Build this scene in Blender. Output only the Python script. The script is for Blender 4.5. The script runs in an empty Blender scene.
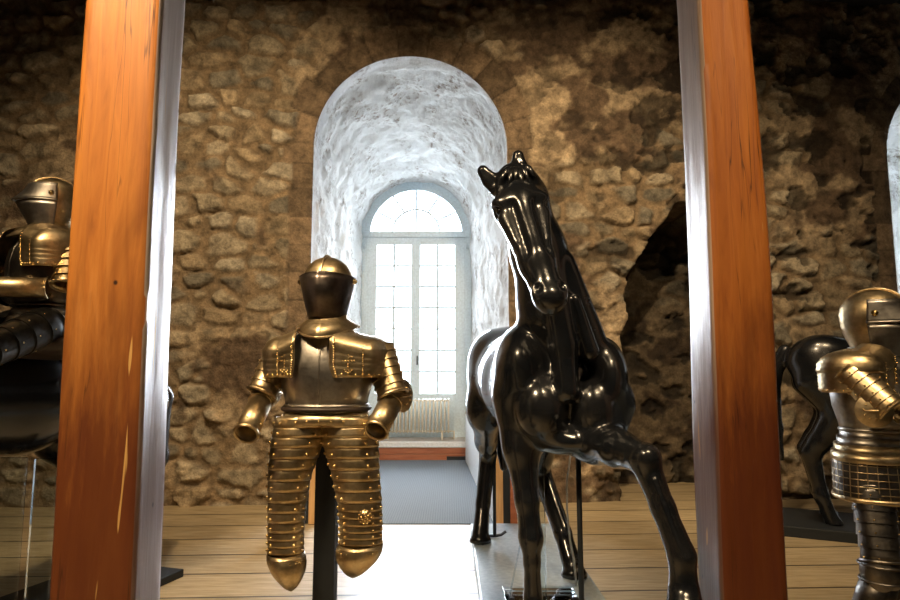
import bpy, math, random
import numpy as np
from mathutils import Vector, Matrix
random.seed(7)
rng = np.random.default_rng(11)
SC = bpy.context.scene
COL = SC.collection
PI = math.pi

# ------------------------------------------------------------------ camera
F = 620.0
CAM_H = 1.35
TH = math.atan(71.0 / F)
cam = bpy.data.cameras.new('camera')
cam.sensor_width = 36.0
cam.lens = F / 900.0 * 36.0
cam.clip_start = 0.05
camo = bpy.data.objects.new('camera', cam)
COL.objects.link(camo)
camo.location = (0, 0, CAM_H)
camo.rotation_euler = (PI / 2 + TH, 0, 0)
SC.camera = camo
SC.view_settings.view_transform = 'Standard'
SC.view_settings.look = 'None'
SC.view_settings.gamma = 1
SC.view_settings.use_curve_mapping = False
SC.view_settings.exposure = 0.0


def P(px, py, Y):
    """world point seen at a photo pixel, at world depth Y"""
    a = (px - 450.0) / F
    b = -(py - 300.0) / F
    dy = math.cos(TH) - b * math.sin(TH)
    dz = math.sin(TH) + b * math.cos(TH)
    t = Y / dy
    return Vector((a * t, Y, CAM_H + dz * t))


# ------------------------------------------------------------------ objects
def tag(o, label=None, cat=None, group=None, kind=None):
    if label: o['label'] = label
    if cat: o['category'] = cat
    if group: o['group'] = group
    if kind: o['kind'] = kind
    return o


def empty(name, loc, rz=0, label=None, cat=None, group=None):
    o = bpy.data.objects.new(name, None)
    o.empty_display_size = 0.1
    COL.objects.link(o)
    o.location = loc
    o.rotation_euler = (0, 0, rz)
    return tag(o, label, cat, group)


class MB:
    """collects vertices and faces of one mesh"""
    def __init__(s):
        s.v = []; s.f = []; s.m = []

    def add(s, v, f, mi=0):
        n = len(s.v)
        s.v += [tuple(p) for p in v]
        s.f += [tuple(i + n for i in q) for q in f]
        s.m += [mi] * len(f)

    def box(s, lo, hi, mi=0, bev=0.0):
        x0, y0, z0 = lo; x1, y1, z1 = hi
        v = [(x0, y0, z0), (x1, y0, z0), (x1, y1, z0), (x0, y1, z0), (x0, y0, z1), (x1, y0, z1), (x1, y1, z1), (x0, y1, z1)]
        f = [(0, 3, 2, 1), (4, 5, 6, 7), (0, 1, 5, 4), (1, 2, 6, 5), (2, 3, 7, 6), (3, 0, 4, 7)]
        s.add(v, f, mi)

    def loft(s, rings, closed=True, caps=(False, False), mi=0):
        n = len(rings[0]); v = [p for r in rings for p in r]; f = []
        for i in range(len(rings) - 1):
            for j in range(n if closed else n - 1):
                k = (j + 1) % n
                f.append((i * n + j, i * n + k, (i + 1) * n + k, (i + 1) * n + j))
        if caps[0]: f.append(tuple(reversed(range(n))))
        if caps[1]: f.append(tuple(range((len(rings) - 1) * n, len(rings) * n)))
        s.add(v, f, mi)

    def tube(s, pts, rad, n=12, caps=True, mi=0):
        pts = [Vector(p) for p in pts]
        if not hasattr(rad, '__len__'): rad = [rad] * len(pts)
        rings = []
        up = Vector((0, 0, 1))
        for i, p in enumerate(pts):
            d = (pts[min(i + 1, len(pts) - 1)] - pts[max(i - 1, 0)]).normalized()
            if i == 0:
                if abs(d.dot(up)) > 0.95: up = Vector((0, 1, 0))
                a = d.cross(up).normalized()
            else:
                a = (a - d * a.dot(d)).normalized()
            b = d.cross(a)
            rings.append([p + (a * math.cos(t) + b * math.sin(t)) * rad[i] for t in [2 * PI * k / n for k in range(n)]])
        s.loft(rings, True, (caps, caps), mi)

    def dome(s, p, nrm, r, mi=1, n=8):
        """small rivet head"""
        p = Vector(p); nrm = Vector(nrm).normalized()
        a = nrm.orthogonal().normalized(); b = nrm.cross(a)
        rings = []
        for q, h in ((1, -.2), (.8, .5), (.35, .85)):
            rings.append([p + (a * math.cos(t) + b * math.sin(t)) * r * q + nrm * r * h for t in [2 * PI * k / n for k in range(n)]])
        s.loft(rings, True, (False, True), mi)

    def sphere(s, c, r, n=16, m=10, mi=0, R=None):
        if not hasattr(r, '__len__'): r = (r, r, r)
        c = Vector(c); rings = []
        for i in range(m + 1):
            t = PI * (0.02 + 0.96 * i / m)
            ring = []
            for k in range(n):
                a = 2 * PI * k / n
                q = Vector((r[0] * math.sin(t) * math.cos(a), r[1] * math.sin(t) * math.sin(a), -r[2] * math.cos(t)))
                if R: q = R @ q
                ring.append(c + q)
            rings.append(ring)
        s.loft(rings, True, (True, True), mi)

    def build(s, name, mats, parent=None, loc=None, smooth=True, solid=0, bevel=0, sub=0, auto=None):
        me = bpy.data.meshes.new(name)
        v = s.v
        if loc is not None:
            L = Vector(loc); v = [tuple(Vector(p) - L) for p in v]
        me.from_pydata(v, [], s.f)
        if not isinstance(mats, (list, tuple)): mats = [mats]
        for m in mats: me.materials.append(m)
        if len(mats) > 1: me.polygons.foreach_set('material_index', s.m)
        o = bpy.data.objects.new(name, me)
        COL.objects.link(o)
        if loc is not None: o.location = loc
        if parent: o.parent = parent
        if smooth: me.polygons.foreach_set('use_smooth', [True] * len(me.polygons))
        if smooth and auto: me.set_sharp_from_angle(angle=auto)
        if bevel:
            b = o.modifiers.new('bevel', 'BEVEL'); b.width = bevel; b.segments = 2; b.limit_method = 'ANGLE'
        if solid:
            b = o.modifiers.new('solid', 'SOLIDIFY'); b.thickness = solid; b.offset = -1
        if sub:
            b = o.modifiers.new('sub', 'SUBSURF'); b.levels = b.render_levels = sub
        me.validate()
        return o


def np_mesh(name, V, Q, mat, loc=None, parent=None, colors=None, smooth=True):
    me = bpy.data.meshes.new(name)
    V = np.asarray(V, dtype=np.float32)
    if loc is not None: V = V - np.array(loc, dtype=np.float32)
    n, m = len(V), len(Q)
    me.vertices.add(n); me.vertices.foreach_set('co', V.ravel())
    me.loops.add(4 * m); me.loops.foreach_set('vertex_index', np.asarray(Q, dtype=np.int32).ravel())
    me.polygons.add(m)
    me.polygons.foreach_set('loop_start', np.arange(0, 4 * m, 4, dtype=np.int32))
    me.update(calc_edges=True)
    if smooth: me.polygons.foreach_set('use_smooth', np.ones(m, dtype=bool))
    if colors is not None:
        for cname, c in colors.items():
            at = me.color_attributes.new(cname, 'FLOAT_COLOR', 'POINT')
            c4 = np.ones((n, 4), dtype=np.float32); c4[:, :c.shape[1]] = c
            at.data.foreach_set('color', c4.ravel())
    me.materials.append(mat)
    me.validate()
    o = bpy.data.objects.new(name, me)
    COL.objects.link(o)
    if loc is not None: o.location = loc
    if parent: o.parent = parent
    return o


# ------------------------------------------------------------------ materials
class NM:
    def __init__(s, name):
        s.mat = bpy.data.materials.new(name)
        s.mat.use_nodes = True
        s.nt = s.mat.node_tree
        s.b = s.nt.nodes['Principled BSDF']

    def n(s, typ, ins=None, **kw):
        o = s.nt.nodes.new(typ)
        for k, v in kw.items(): setattr(o, k, v)
        for k, v in (ins or {}).items():
            if isinstance(v, bpy.types.NodeSocket): s.nt.links.new(v, o.inputs[k])
            else: o.inputs[k].default_value = v
        return o

    def set(s, **kw):
        for k, v in kw.items():
            k = k.replace('_', ' ')
            if isinstance(v, bpy.types.NodeSocket): s.nt.links.new(v, s.b.inputs[k])
            else: s.b.inputs[k].default_value = v
        return s

    def coord(s, scale=(1, 1, 1), rot=(0, 0, 0), kind='Object'):
        t = s.n('ShaderNodeTexCoord')
        return s.n('ShaderNodeMapping', {'Vector': t.outputs[kind], 'Scale': scale, 'Rotation': rot}).outputs[0]

    def noise(s, vec, scale, detail=5, rough=.55, dist=0.0):
        return s.n('ShaderNodeTexNoise', {'Vector': vec, 'Scale': scale, 'Detail': detail, 'Roughness': rough, 'Distortion': dist}).outputs[0]

    def ramp(s, fac, stops):
        r = s.n('ShaderNodeValToRGB', {'Fac': fac})
        e = r.color_ramp.elements
        while len(e) < len(stops): e.new(.5)
        for el, (p, c) in zip(e, stops):
            el.position = p
            el.color = (c, c, c, 1) if not hasattr(c, '__len__') else (*c, 1)
        return r.outputs[0]

    def mix(s, fac, a, b, mode='MIX'):
        m = s.n('ShaderNodeMix', data_type='RGBA', blend_type=mode)
        for k, v in ((0, fac), (6, a), (7, b)):
            if isinstance(v, bpy.types.NodeSocket): s.nt.links.new(v, m.inputs[k])
            else:
                m.inputs[k].default_value = v if k == 0 else (*v, 1)
        return m.outputs[2]

    def bump(s, h, strength=.3, dist=.01):
        s.set(Normal=s.n('ShaderNodeBump', {'Height': h, 'Strength': strength, 'Distance': dist}).outputs[0])
        return s


def plain(name, col, rough=.5, metal=0, **kw):
    m = NM(name); m.set(Base_Color=(*col, 1), Roughness=rough, Metallic=metal, **kw)
    c = m.coord()
    nz = m.noise(c, 30, 3)
    m.set(Base_Color=m.mix(m.ramp(nz, [(.3, 0.0), (.7, 1.0)]), tuple(x * .88 for x in col), tuple(min(1, x * 1.1) for x in col)))
    return m.mat


def mat_stone():
    m = NM('rubble_stone')
    at = m.n('ShaderNodeVertexColor', layer_name='Col').outputs[0]
    c = m.coord()
    n1 = m.noise(c, 9, 8, .65)
    n2 = m.noise(c, 45, 5, .6)
    col = m.mix(1.0, at, m.ramp(n1, [(.28, .35), (.5, .95), (.72, 1.5)]), 'MULTIPLY')
    col = m.mix(.6, col, m.ramp(n2, [(.3, .55), (.55, 1.0), (.75, 1.3)]), 'MULTIPLY')
    m.set(Base_Color=col, Roughness=.92)
    h = m.mix(.5, n1, n2)
    m.bump(h, .9, .035)
    return m.mat


def mat_plaster():
    m = NM('whitewash_on_stone')
    c = m.coord((1, .42, 1))
    n1 = m.noise(c, 3.2, 8, .68)
    c2 = m.coord((1, 1, .8))
    n2 = m.noise(c2, 16, 8, .7)
    w = m.ramp(n1, [(.47, 0.0), (.62, 1.0)])
    w2 = m.ramp(n2, [(.47, 0.0), (.60, 1.0)])
    dirt = m.mix(1.0, w, w2, 'MULTIPLY')
    base = m.mix(m.ramp(m.noise(c2, 5, 5), [(.3, 0.0), (.7, 1.0)]), (.72, .72, .70), (.84, .85, .85))
    base = m.mix(m.ramp(m.noise(c2, 40, 6, .7), [(.55, 0.0), (.75, .55)]), base, (.40, .37, .34))
    col = m.mix(dirt, base, (.25, .19, .145))
    m.set(Base_Color=col, Roughness=.85)
    m.bump(m.mix(.5, n1, n2), 1.0, .06)
    return m.mat


def mat_timber(name, hue, seed):
    # hue: +1 / -1 = which side face is pale wood with the window's white daylight painted into its colour
    m = NM(name)
    c = m.coord((1, 1, .07), (0.02, .015, 0))
    g = m.noise(c, 26 + seed, 7, .6, .8)
    c1 = m.coord((1, 1, .2))
    bl = m.noise(c1, 5 + seed * .3, 5, .6, .4)
    col = m.ramp(g, [(.22, (.34, .11, .022)), (.45, (.54, .20, .04)), (.6, (.62, .25, .055)), (.80, (.70, .32, .10))])
    col = m.mix(.85, col, m.ramp(bl, [(.30, (.42, .33, .28)), (.5, (1, .95, .9)), (.72, (1.15, 1.1, 1.0))]), 'MULTIPLY')
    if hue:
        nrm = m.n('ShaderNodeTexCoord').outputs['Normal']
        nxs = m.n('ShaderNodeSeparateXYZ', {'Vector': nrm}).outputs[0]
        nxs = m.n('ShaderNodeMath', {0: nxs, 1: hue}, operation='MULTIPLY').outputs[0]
        pale_daylit = m.mix(m.ramp(g, [(.3, 0.0), (.7, 1.0)]), (.62, .53, .47), (.84, .77, .72))
        col = m.mix(m.ramp(nxs, [(.62, 0.0), (.72, .88)]), col, pale_daylit)
    # hand-worn, darkened lower part of the post, with a ragged edge
    tc = m.n('ShaderNodeTexCoord').outputs['Object']
    z = m.n('ShaderNodeSeparateXYZ', {'Vector': tc}).outputs[2]
    cz = m.coord((3, 3, .35))
    zz = m.n('ShaderNodeMath', {0: z, 1: m.n('ShaderNodeMath', {0: m.noise(cz, 4, 6, .7), 1: 1.5}, operation='MULTIPLY').outputs[0]}, operation='ADD').outputs[0]
    worn = m.ramp(m.n('ShaderNodeMath', {0: zz, 1: .33}, operation='MULTIPLY').outputs[0], [(.58, 1.0), (.80, 0.0)])
    col = m.mix(m.mix(1.0, worn, (.85, .85, .85), 'MULTIPLY'), col, (.115, .026, .012))
    # fresh splinter scars
    cs = m.coord((1, 1, .09), (0, .1, 0))
    sc = m.noise(cs, 21 + seed, 2, .4, .5)
    scar = m.ramp(sc, [(.735, 0.0), (.75, 1.0)])
    col = m.mix(scar, col, (.72, .42, .14))
    kn = m.n('ShaderNodeTexVoronoi', {'Vector': m.coord((1, 1, .8)), 'Scale': 6.5}).outputs[0]
    col = m.mix(m.ramp(kn, [(.03, 1.0), (.06, 0.0)]), col, (.04, .015, .008))
    cr = m.noise(m.coord((1, 1, .035), (0, .012, 0)), 26, 2, .5, .1)
    crack = m.ramp(cr, [(.485, 0.0), (.5, 1.0), (.515, 0.0)])
    col = m.mix(m.mix(1.0, crack, m.ramp(bl, [(.52, 0.0), (.6, .8)]), 'MULTIPLY'), col, (.05, .018, .008))
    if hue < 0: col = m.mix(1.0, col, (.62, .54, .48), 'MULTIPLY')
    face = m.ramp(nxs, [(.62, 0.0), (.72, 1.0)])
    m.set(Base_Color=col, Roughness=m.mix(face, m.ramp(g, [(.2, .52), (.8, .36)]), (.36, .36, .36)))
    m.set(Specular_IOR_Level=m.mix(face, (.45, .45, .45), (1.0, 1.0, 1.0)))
    m.bump(m.mix(.5, g, bl), .35, .012)
    return m.mat


def mat_planks():
    m = NM('floor_boards')
    c = m.coord((1, 1, 1), (0, 0, -.045))
    br = m.n('ShaderNodeTexBrick', {'Vector': c, 'Color1': (.2, .2, .2, 1), 'Color2': (.9, .9, .9, 1), 'Mortar': (0, 0, 0, 1), 'Scale': 1.0,
                                   'Mortar Size': .011, 'Mortar Smooth': .2, 'Bias': 0.0, 'Brick Width': 14.0, 'Row Height': .44}, offset=.37)
    g = m.noise(m.coord((.12, 1, 1), (0, 0, -.045)), 28, 6, .6, .3)
    col = m.ramp(g, [(.3, (.36, .275, .155)), (.55, (.52, .41, .25)), (.75, (.62, .51, .33))])
    col = m.mix(.5, col, m.ramp(br.outputs[0], [(.15, .68), (.9, 1.12)]), 'MULTIPLY')
    blo = m.noise(m.coord((.6, 1, 1)), 3, 5, .6)
    col = m.mix(.5, col, m.ramp(blo, [(.3, .7), (.65, 1.1)]), 'MULTIPLY')
    col = m.mix(br.outputs[1], col, (.035, .022, .012))
    m.set(Base_Color=col, Roughness=m.ramp(g, [(.2, .5), (.8, .36)]))
    m.bump(m.mix(br.outputs[1], g, (0, 0, 0)), .35, .006)
    return m.mat


def mat_armour(name, c0, c1, c2, rough=.3):
    m = NM(name)
    c = m.coord()
    n1 = m.noise(c, 9, 6, .6)
    n2 = m.noise(c, 60, 4, .6)
    ns = m.noise(m.coord((1, 1, 9)), 22, 4, .6)
    col = m.ramp(n1, [(.3, c0), (.5, c1), (.72, c2)])
    col = m.mix(.35, col, m.ramp(n2, [(.3, .45), (.6, 1.05)]), 'MULTIPLY')
    m.set(Base_Color=col, Metallic=1.0, Roughness=m.ramp(m.mix(.5, n1, ns), [(.3, rough - .07), (.7, rough + .13)]))
    m.bump(m.mix(.5, n1, n2), .12, .008)
    return m.mat


def mat_horse():
    m = NM('black_lacquered_wood')
    c = m.coord()
    n1 = m.noise(c, 6, 6, .6)
    m.set(Base_Color=m.ramp(n1, [(.35, (.006, .0075, .010)), (.7, (.013, .013, .014))]), Roughness=m.ramp(n1, [(.3, .17), (.75, .30)]))
    m.b.inputs['Specular IOR Level'].default_value = .55
    m.b.inputs['Coat Weight'].default_value = .3
    m.b.inputs['Coat Roughness'].default_value = .12
    m.bump(m.noise(c, 14, 4, .6), .10, .01)
    return m.mat


def mat_clear(name, tint=(.9, .95, .97), refl=.9):
    m = NM(name)
    nt = m.nt
    out = nt.nodes['Material Output']
    tr = m.n('ShaderNodeBsdfTransparent', {'Color': (*tint, 1)})
    gl = m.n('ShaderNodeBsdfGlossy', {'Roughness': .05})
    fr = m.n('ShaderNodeFresnel', {'IOR': 1.45})
    mx = m.n('ShaderNodeMixShader', {0: fr.outputs[0], 1: tr.outputs[0], 2: gl.outputs[0]})
    nt.links.new(mx.outputs[0], out.inputs[0])
    return m.mat


def mat_carpet():
    m = NM('grey_carpet')
    c = m.coord()
    w = m.n('ShaderNodeTexWave', {'Vector': c, 'Scale': 14.0, 'Distortion': 1.5, 'Detail': 2.0}, bands_direction='X').outputs[0]
    n = m.noise(c, 180, 3)
    m.set(Base_Color=m.ramp(m.mix(.75, w, n), [(.25, (.085, .105, .13)), (.75, (.15, .18, .21))]), Roughness=.95)
    m.bump(n, .5, .004)
    return m.mat


def mat_grain(name, a, b, rough=.5, sc=(1, 1, .08)):
    m = NM(name)
    g = m.noise(m.coord(sc), 30, 6, .6, .3)
    m.set(Base_Color=m.ramp(g, [(.3, a), (.7, b)]), Roughness=rough)
    m.bump(g, .2, .005)
    return m.mat


STONE = mat_stone()
PLASTER = mat_plaster()
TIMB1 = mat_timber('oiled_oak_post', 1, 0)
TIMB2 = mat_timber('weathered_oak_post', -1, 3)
PLANK = mat_planks()
BRASS = mat_armour('gilt_steel', (.42, .31, .17), (.62, .48, .28), (.80, .67, .45), .35)
STEEL = mat_armour('browned_steel', (.30, .27, .24), (.44, .41, .37), (.56, .53, .49), .36)
VISOR = mat_armour('russet_visor_steel', (.13, .10, .085), (.20, .165, .145), (.28, .245, .225), .33)
NIGHT = mat_armour('blackened_steel', (.03, .028, .027), (.05, .048, .045), (.085, .078, .068), .36)
DARKST = mat_armour('blued_steel', (.10, .095, .09), (.17, .155, .14), (.25, .22, .18), .34)
RIVET = mat_armour('brass_rivets', (.55, .38, .15), (.75, .55, .25), (.9, .7, .38), .25)
HORSE = mat_horse()
BLACK = plain('black_painted_metal', (.010, .014, .019), .6)
LEATHER = plain('dark_leather', (.03, .018, .012), .5)
CLEAR = mat_clear('clear_acrylic')
GLASS = mat_clear('window_glass', (.97, .98, 1.0))
CARPET = mat_carpet()
PAINT = plain('grey_blue_window_paint', (.58, .69, .76), .45)
WHITEP = plain('white_panel_paint', (.72, .74, .75), .5)
CREAM = plain('cream_radiator_paint', (.68, .63, .52), .4)
OAK = mat_grain('pale_oak', (.45, .25, .10), (.66, .42, .20))
REDWOOD = mat_grain('red_brown_boards', (.28, .09, .045), (.46, .17, .085), .45, (.08, 1, 1))
DARKWOOD = mat_grain('black_brown_beams', (.010, .009, .009), (.028, .022, .019), .8, (.1, 1, 1))
BASEM = plain('blue_grey_plinth_paint', (.42, .51, .58), .25)
PLATF = plain('worn_stone_sill', (.42, .38, .34), .6)
ROOMST = plain('dim_stone_plaster', (.10, .085, .065), .95)
EYE = plain('glass_eye', (.006, .005, .005), .08)


# ------------------------------------------------------------------ numpy noise
def _hash(ix, iy, iz, s=0):
    h = (ix.astype(np.int64) * 374761393 + iy.astype(np.int64) * 668265263 + iz.astype(np.int64) * 2147483647 + s * 974634721) & 0xFFFFFFFF
    h = ((h ^ (h >> 13)) * 1274126177) & 0xFFFFFFFF
    h = ((h ^ (h >> 16)) * 2246822519) & 0xFFFFFFFF
    return ((h ^ (h >> 15)) & 0xFFFFFF) / float(0xFFFFFF)


def vnoise(x, y, z, s=0):
    ix, iy, iz = np.floor(x), np.floor(y), np.floor(z)
    fx, fy, fz = x - ix, y - iy, z - iz
    fx, fy, fz = [t * t * (3 - 2 * t) for t in (fx, fy, fz)]
    r = 0
    for a in (0, 1):
        for b in (0, 1):
            for c in (0, 1):
                w = (fx if a else 1 - fx) * (fy if b else 1 - fy) * (fz if c else 1 - fz)
                r = r + w * _hash(ix + a, iy + b, iz + c, s)
    return r


def fbm(x, y, z, o=4, s=0):
    t = 0; a = .5; q = 0
    for i in range(o):
        t = t + a * vnoise(x * 2 ** i, y * 2 ** i, z * 2 ** i, s + i); q += a; a *= .5
    return t / q


def sstep(a, b, x):
    t = np.clip((x - a) / (b - a), 0, 1)
    return t * t * (3 - 2 * t)


# ------------------------------------------------------------------ the setting
WALL_Y = 6.6
ROT = math.tan(math.radians(2.6))            # the wall runs a little askew to the camera
AX0 = P(410, 300, WALL_Y).x                  # middle of the big embrasure
SPR = 3.79                                   # springing height of the vaults
WSPR = 3.65                                  # and at the windows
R0 = 1.06
ARCHES = [(AX0, R0), (P(887, 250, 6.85).x + 1.12, 1.04)]
RIDGE = 5.62
X0, X1 = -5.6, 7.2


def wall_y(x):
    return WALL_Y + (x - AX0) * ROT


def arch_sd(x, z, cx, r):
    """signed distance to the arched opening (negative inside)"""
    dx = np.abs(x - cx)
    up = np.hypot(dx, z - SPR) - r
    return np.where(z > SPR, up, dx - r)


def stones(x, z, s=0):
    """coursed rubble: returns edge distance, cell random, second random"""
    H = .20
    zz = z + .05 * (fbm(x * 1.1, z * 1.1, x * 0 + s, 3, 5) - .5) * 2 + .05 * (vnoise(x * 4, z * 4, x * 0, 9) - .5)
    xx = x + .07 * (vnoise(x * 3.1, z * 3.1, x * 0, 19) - .5) + .05 * (vnoise(x * 8, z * 8, x * 0, 23) - .5)
    row = np.floor(zz / H)
    F1 = np.full(x.shape, 9.0); F2 = np.full(x.shape, 9.0); id1 = np.zeros(x.shape); id2 = np.zeros(x.shape)
    for dr in (-1, 0, 1):
        r = row + dr
        W = .26 + .20 * _hash(r, r * 0 + 3, r * 0, s)
        off = _hash(r, r * 0 + 5, r * 0, s) * 3
        c0 = np.floor(xx / W + off)
        for dc in (-1, 0, 1):
            c = c0 + dc
            jx = .5 + .75 * (_hash(c, r, r * 0 + 1, s) - .5)
            jz = .5 + .6 * (_hash(c, r, r * 0 + 2, s) - .5)
            sz = .8 + .5 * _hash(c, r, r * 0 + 4, s)
            cx = (c + jx - off) * W; cz = (r + jz) * H
            d = ((np.abs(xx - cx) * .78) ** 2.6 + (np.abs(zz - cz) * 1.22) ** 2.6) ** (1 / 2.6) / sz
            nr = d < F1
            F2 = np.where(nr, F1, np.minimum(F2, d))
            h1 = _hash(c, r, r * 0 + 7, s); h2 = _hash(c, r, r * 0 + 8, s)
            id1 = np.where(nr, h1, id1); id2 = np.where(nr, h2, id2)
            F1 = np.where(nr, d, F1)
    return F2 - F1, id1, id2


def build_back_wall():
    h = .018
    nx = int((X1 - X0) / h) + 1; nz = int((RIDGE + .1) / h) + 1
    xs = np.linspace(X0, X1, nx); zs = np.linspace(-.05, RIDGE + .05, nz)
    gx, gz = np.meshgrid(xs, zs, indexing='ij')
    x = gx.ravel().copy(); z = gz.ravel().copy()
    sd = np.full(x.shape, 9.0)
    for cx, r in ARCHES: sd = np.minimum(sd, arch_sd(x, z, cx, r))
    e, a, b = stones(x, z)
    n_lo = fbm(x * .9, z * .9, x * 0, 4, 31)
    n_md = fbm(x * 4, z * 4, x * 0, 4, 41)
    n_hi = fbm(x * 14, z * 14, x * 0, 4, 51)
    right = sstep(.3, 1.2, x)
    # plaster remains: more of it on the right-hand stretch of the wall
    pl = sstep(.50, .60, n_lo * .6 + n_md * .4 + .085 * right - .045 * (1 - right))
    e = e + .03 * (n_hi - .5)
    n_x = fbm(x * 7.5 + 3, z * 9, x * 0, 4, 61)
    jw = .045 + .055 * n_md
    e = e + .075 * (n_x - .5)
    st = sstep(jw * .4, jw * 1.25, e)
    prot = .012 + .060 * b
    face = .55 + .9 * n_x
    height = st * prot * face * (1 - .72 * pl) + .045 * n_md + .030 * n_hi + .03 * n_x + pl * .02
    tone = sstep(.38, .62, n_x)
    pal = np.array([(.44, .36, .245), (.33, .275, .19), (.49, .41, .29), (.25, .22, .165), (.37, .285, .18), (.45, .39, .29)])
    sc = pal[np.minimum((a * 6).astype(int), 5)] * (.62 + .35 * b + .30 * tone)[:, None]
    mort = np.array([.265, .19, .112]) * (.55 + .5 * n_md + .4 * n_hi)[:, None]
    plt = sstep(.44, .56, fbm(x * 2.6 + 9, z * 3.2, x * 0, 5, 77))[:, None]
    plc = (np.array([.155, .105, .066]) * (1 - plt) + np.array([.44, .335, .215]) * plt) * (.6 + .8 * n_hi)[:, None]
    col = mort * (1 - st)[:, None] + sc * st[:, None]
    col = col * (1 - pl)[:, None] + plc * pl[:, None]
    # dark lost faces and soot with ragged outlines, mostly on the right
    hole = sstep(.56, .63, fbm(x * 3.6, z * 4.6, x * 0, 5, 71)) * (.15 + .85 * right) * (.55 + .45 * sstep(1.0, 2.6, x))
    height -= hole * .05
    col = col * (1 - .72 * hole)[:, None]
    # dressed stones round the embrasures
    for cx, r in ARCHES:
        s1 = arch_sd(x, z, cx, r)
        ang = np.where(z > SPR, np.arctan2(z - SPR, x - cx) * r / .30, z / .30 + np.sign(x - cx) * 7 + 20)
        blk = np.floor(ang); fr = ang - blk
        wid = .20 + .16 * _hash(blk, blk * 0 + 1, blk * 0, 3)
        band = sstep(0, .015, wid - s1)
        joint = sstep(0, .05, np.minimum(fr, 1 - fr)) * sstep(.0, .02, wid - s1)
        bc = np.array([.225, .16, .10]) * (.65 + .75 * _hash(blk, blk * 0 + 4, blk * 0, 3))[:, None] * (.7 + .6 * n_hi)[:, None]
        col = col * (1 - band)[:, None] + bc * (band * (.5 + .5 * joint))[:, None]
        height = height * (1 - band) + band * (.012 * joint + .03 * n_md + .01 * n_hi)
        height *= np.where(s1 < .06, np.clip(s1 / .06, 0, 1) * .7 + .3, 1)
    y = wall_y(x) - height
    # deep ragged recess on the right
    A = P(618, 470, 6.75).x; Bx = P(752, 470, 6.75).x
    cxr = (A + Bx) / 2; hw = (Bx - A) / 2
    zt = P(680, 205, 6.75).z
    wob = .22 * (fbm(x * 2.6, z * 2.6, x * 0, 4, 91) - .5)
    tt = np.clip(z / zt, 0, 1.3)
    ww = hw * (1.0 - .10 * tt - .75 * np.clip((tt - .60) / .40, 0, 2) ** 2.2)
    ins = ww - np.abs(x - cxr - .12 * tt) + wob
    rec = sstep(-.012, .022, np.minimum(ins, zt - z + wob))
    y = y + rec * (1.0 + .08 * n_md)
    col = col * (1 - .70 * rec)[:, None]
    # snap the openings
    inside = sd < 0
    V = np.stack([x, y, z], 1)
    for cx, r in ARCHES:
        s1 = arch_sd(x, z, cx, r)
        m = (s1 < 0) & (s1 > -.06)
        up = m & (z > SPR)
        dx = x - cx; dz = z - SPR; L = np.maximum(np.hypot(dx, dz), 1e-6)
        V[up, 0] = cx + dx[up] / L[up] * r; V[up, 2] = SPR + dz[up] / L[up] * r
        dn = m & (z <= SPR)
        V[dn, 0] = cx + np.sign(dx[dn]) * r
        V[m, 1] = wall_y(V[m, 0])
    idx = np.arange(nx * nz).reshape(nx, nz)
    q = np.stack([idx[:-1, :-1], idx[1:, :-1], idx[1:, 1:], idx[:-1, 1:]], -1).reshape(-1, 4)
    keep = ~inside[q].all(1)
    q = q[keep]
    used = np.zeros(len(V), bool); used[q.ravel()] = True
    remap = np.cumsum(used) - 1
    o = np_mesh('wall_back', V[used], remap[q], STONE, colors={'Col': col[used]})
    tag(o, kind='structure')


build_back_wall()


def axis_x(cx, y):
    return cx - .040 * (y - wall_y(cx))


WIN_Y = 10.35


def build_embrasure(name, cx, r):
    """whitewashed tunnel vault from the room to the window"""
    yw = wall_y(cx)
    na, nd = 260, 150
    zt = np.linspace(-.02, SPR, 90)
    pts = [(-1, z) for z in zt] + [(math.cos(t), math.sin(t)) for t in np.linspace(PI, 0, 121)[1:-1]] + [(1, z) for z in zt[::-1]]
    V = []
    ds = np.linspace(0, 1, nd)
    ys = yw + (WIN_Y + .12 - yw) * ds
    base = np.array(pts)
    arc = np.zeros(len(pts), bool); arc[90:90 + 119] = True
    rows = []
    for k, (d, y) in enumerate(zip(ds, ys)):
        rr = r + (.925 - r) * d
        ax = axis_x(cx, y)
        px = np.where(arc, base[:, 0] * rr, base[:, 0] * rr)
        sp = SPR + (WSPR - SPR) * d
        pz = np.where(arc, sp + base[:, 1] * rr, base[:, 1] * sp / SPR)
        nxn = np.where(arc, base[:, 0], base[:, 0]); nzn = np.where(arc, base[:, 1], 0)
        yy = np.full(px.shape, y)
        if k == 0: yy = wall_y(px + ax) - .012
        # rough, lumpy surface
        n = fbm(px * 2.2, yy * 1.6, pz * 2.2, 4, 3) - .5
        n2 = fbm(px * 7, yy * 5, pz * 7, 4, 13) - .5
        am = min(1, d * 20) * min(1, (1 - d) * 14 + .15)
        dd = (.16 * n + .085 * n2) * am + np.where(arc, .055, .02) * sstep(.055, .085, np.full(px.shape, d) + .03 * n) * (1 - d)
        rows.append(np.stack([px + ax + nxn * dd, yy, pz + nzn * dd], 1))
    V = np.concatenate(rows)
    m = len(pts)
    idx = np.arange(nd * m).reshape(nd, m)
    q = np.stack([idx[:-1, :-1], idx[:-1, 1:], idx[1:, 1:], idx[1:, :-1]], -1).reshape(-1, 4)
    o = np_mesh(name, V, q, PLASTER)
    tag(o, kind='structure')


build_embrasure('wall_embrasure', *ARCHES[0])
build_embrasure('wall_embrasure_right', *ARCHES[1])


def struct_box(name, lo, hi, mat, smooth=False):
    m = MB(); m.box(lo, hi); o = m.build(name, mat, smooth=False); tag(o, kind='structure'); return o


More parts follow.
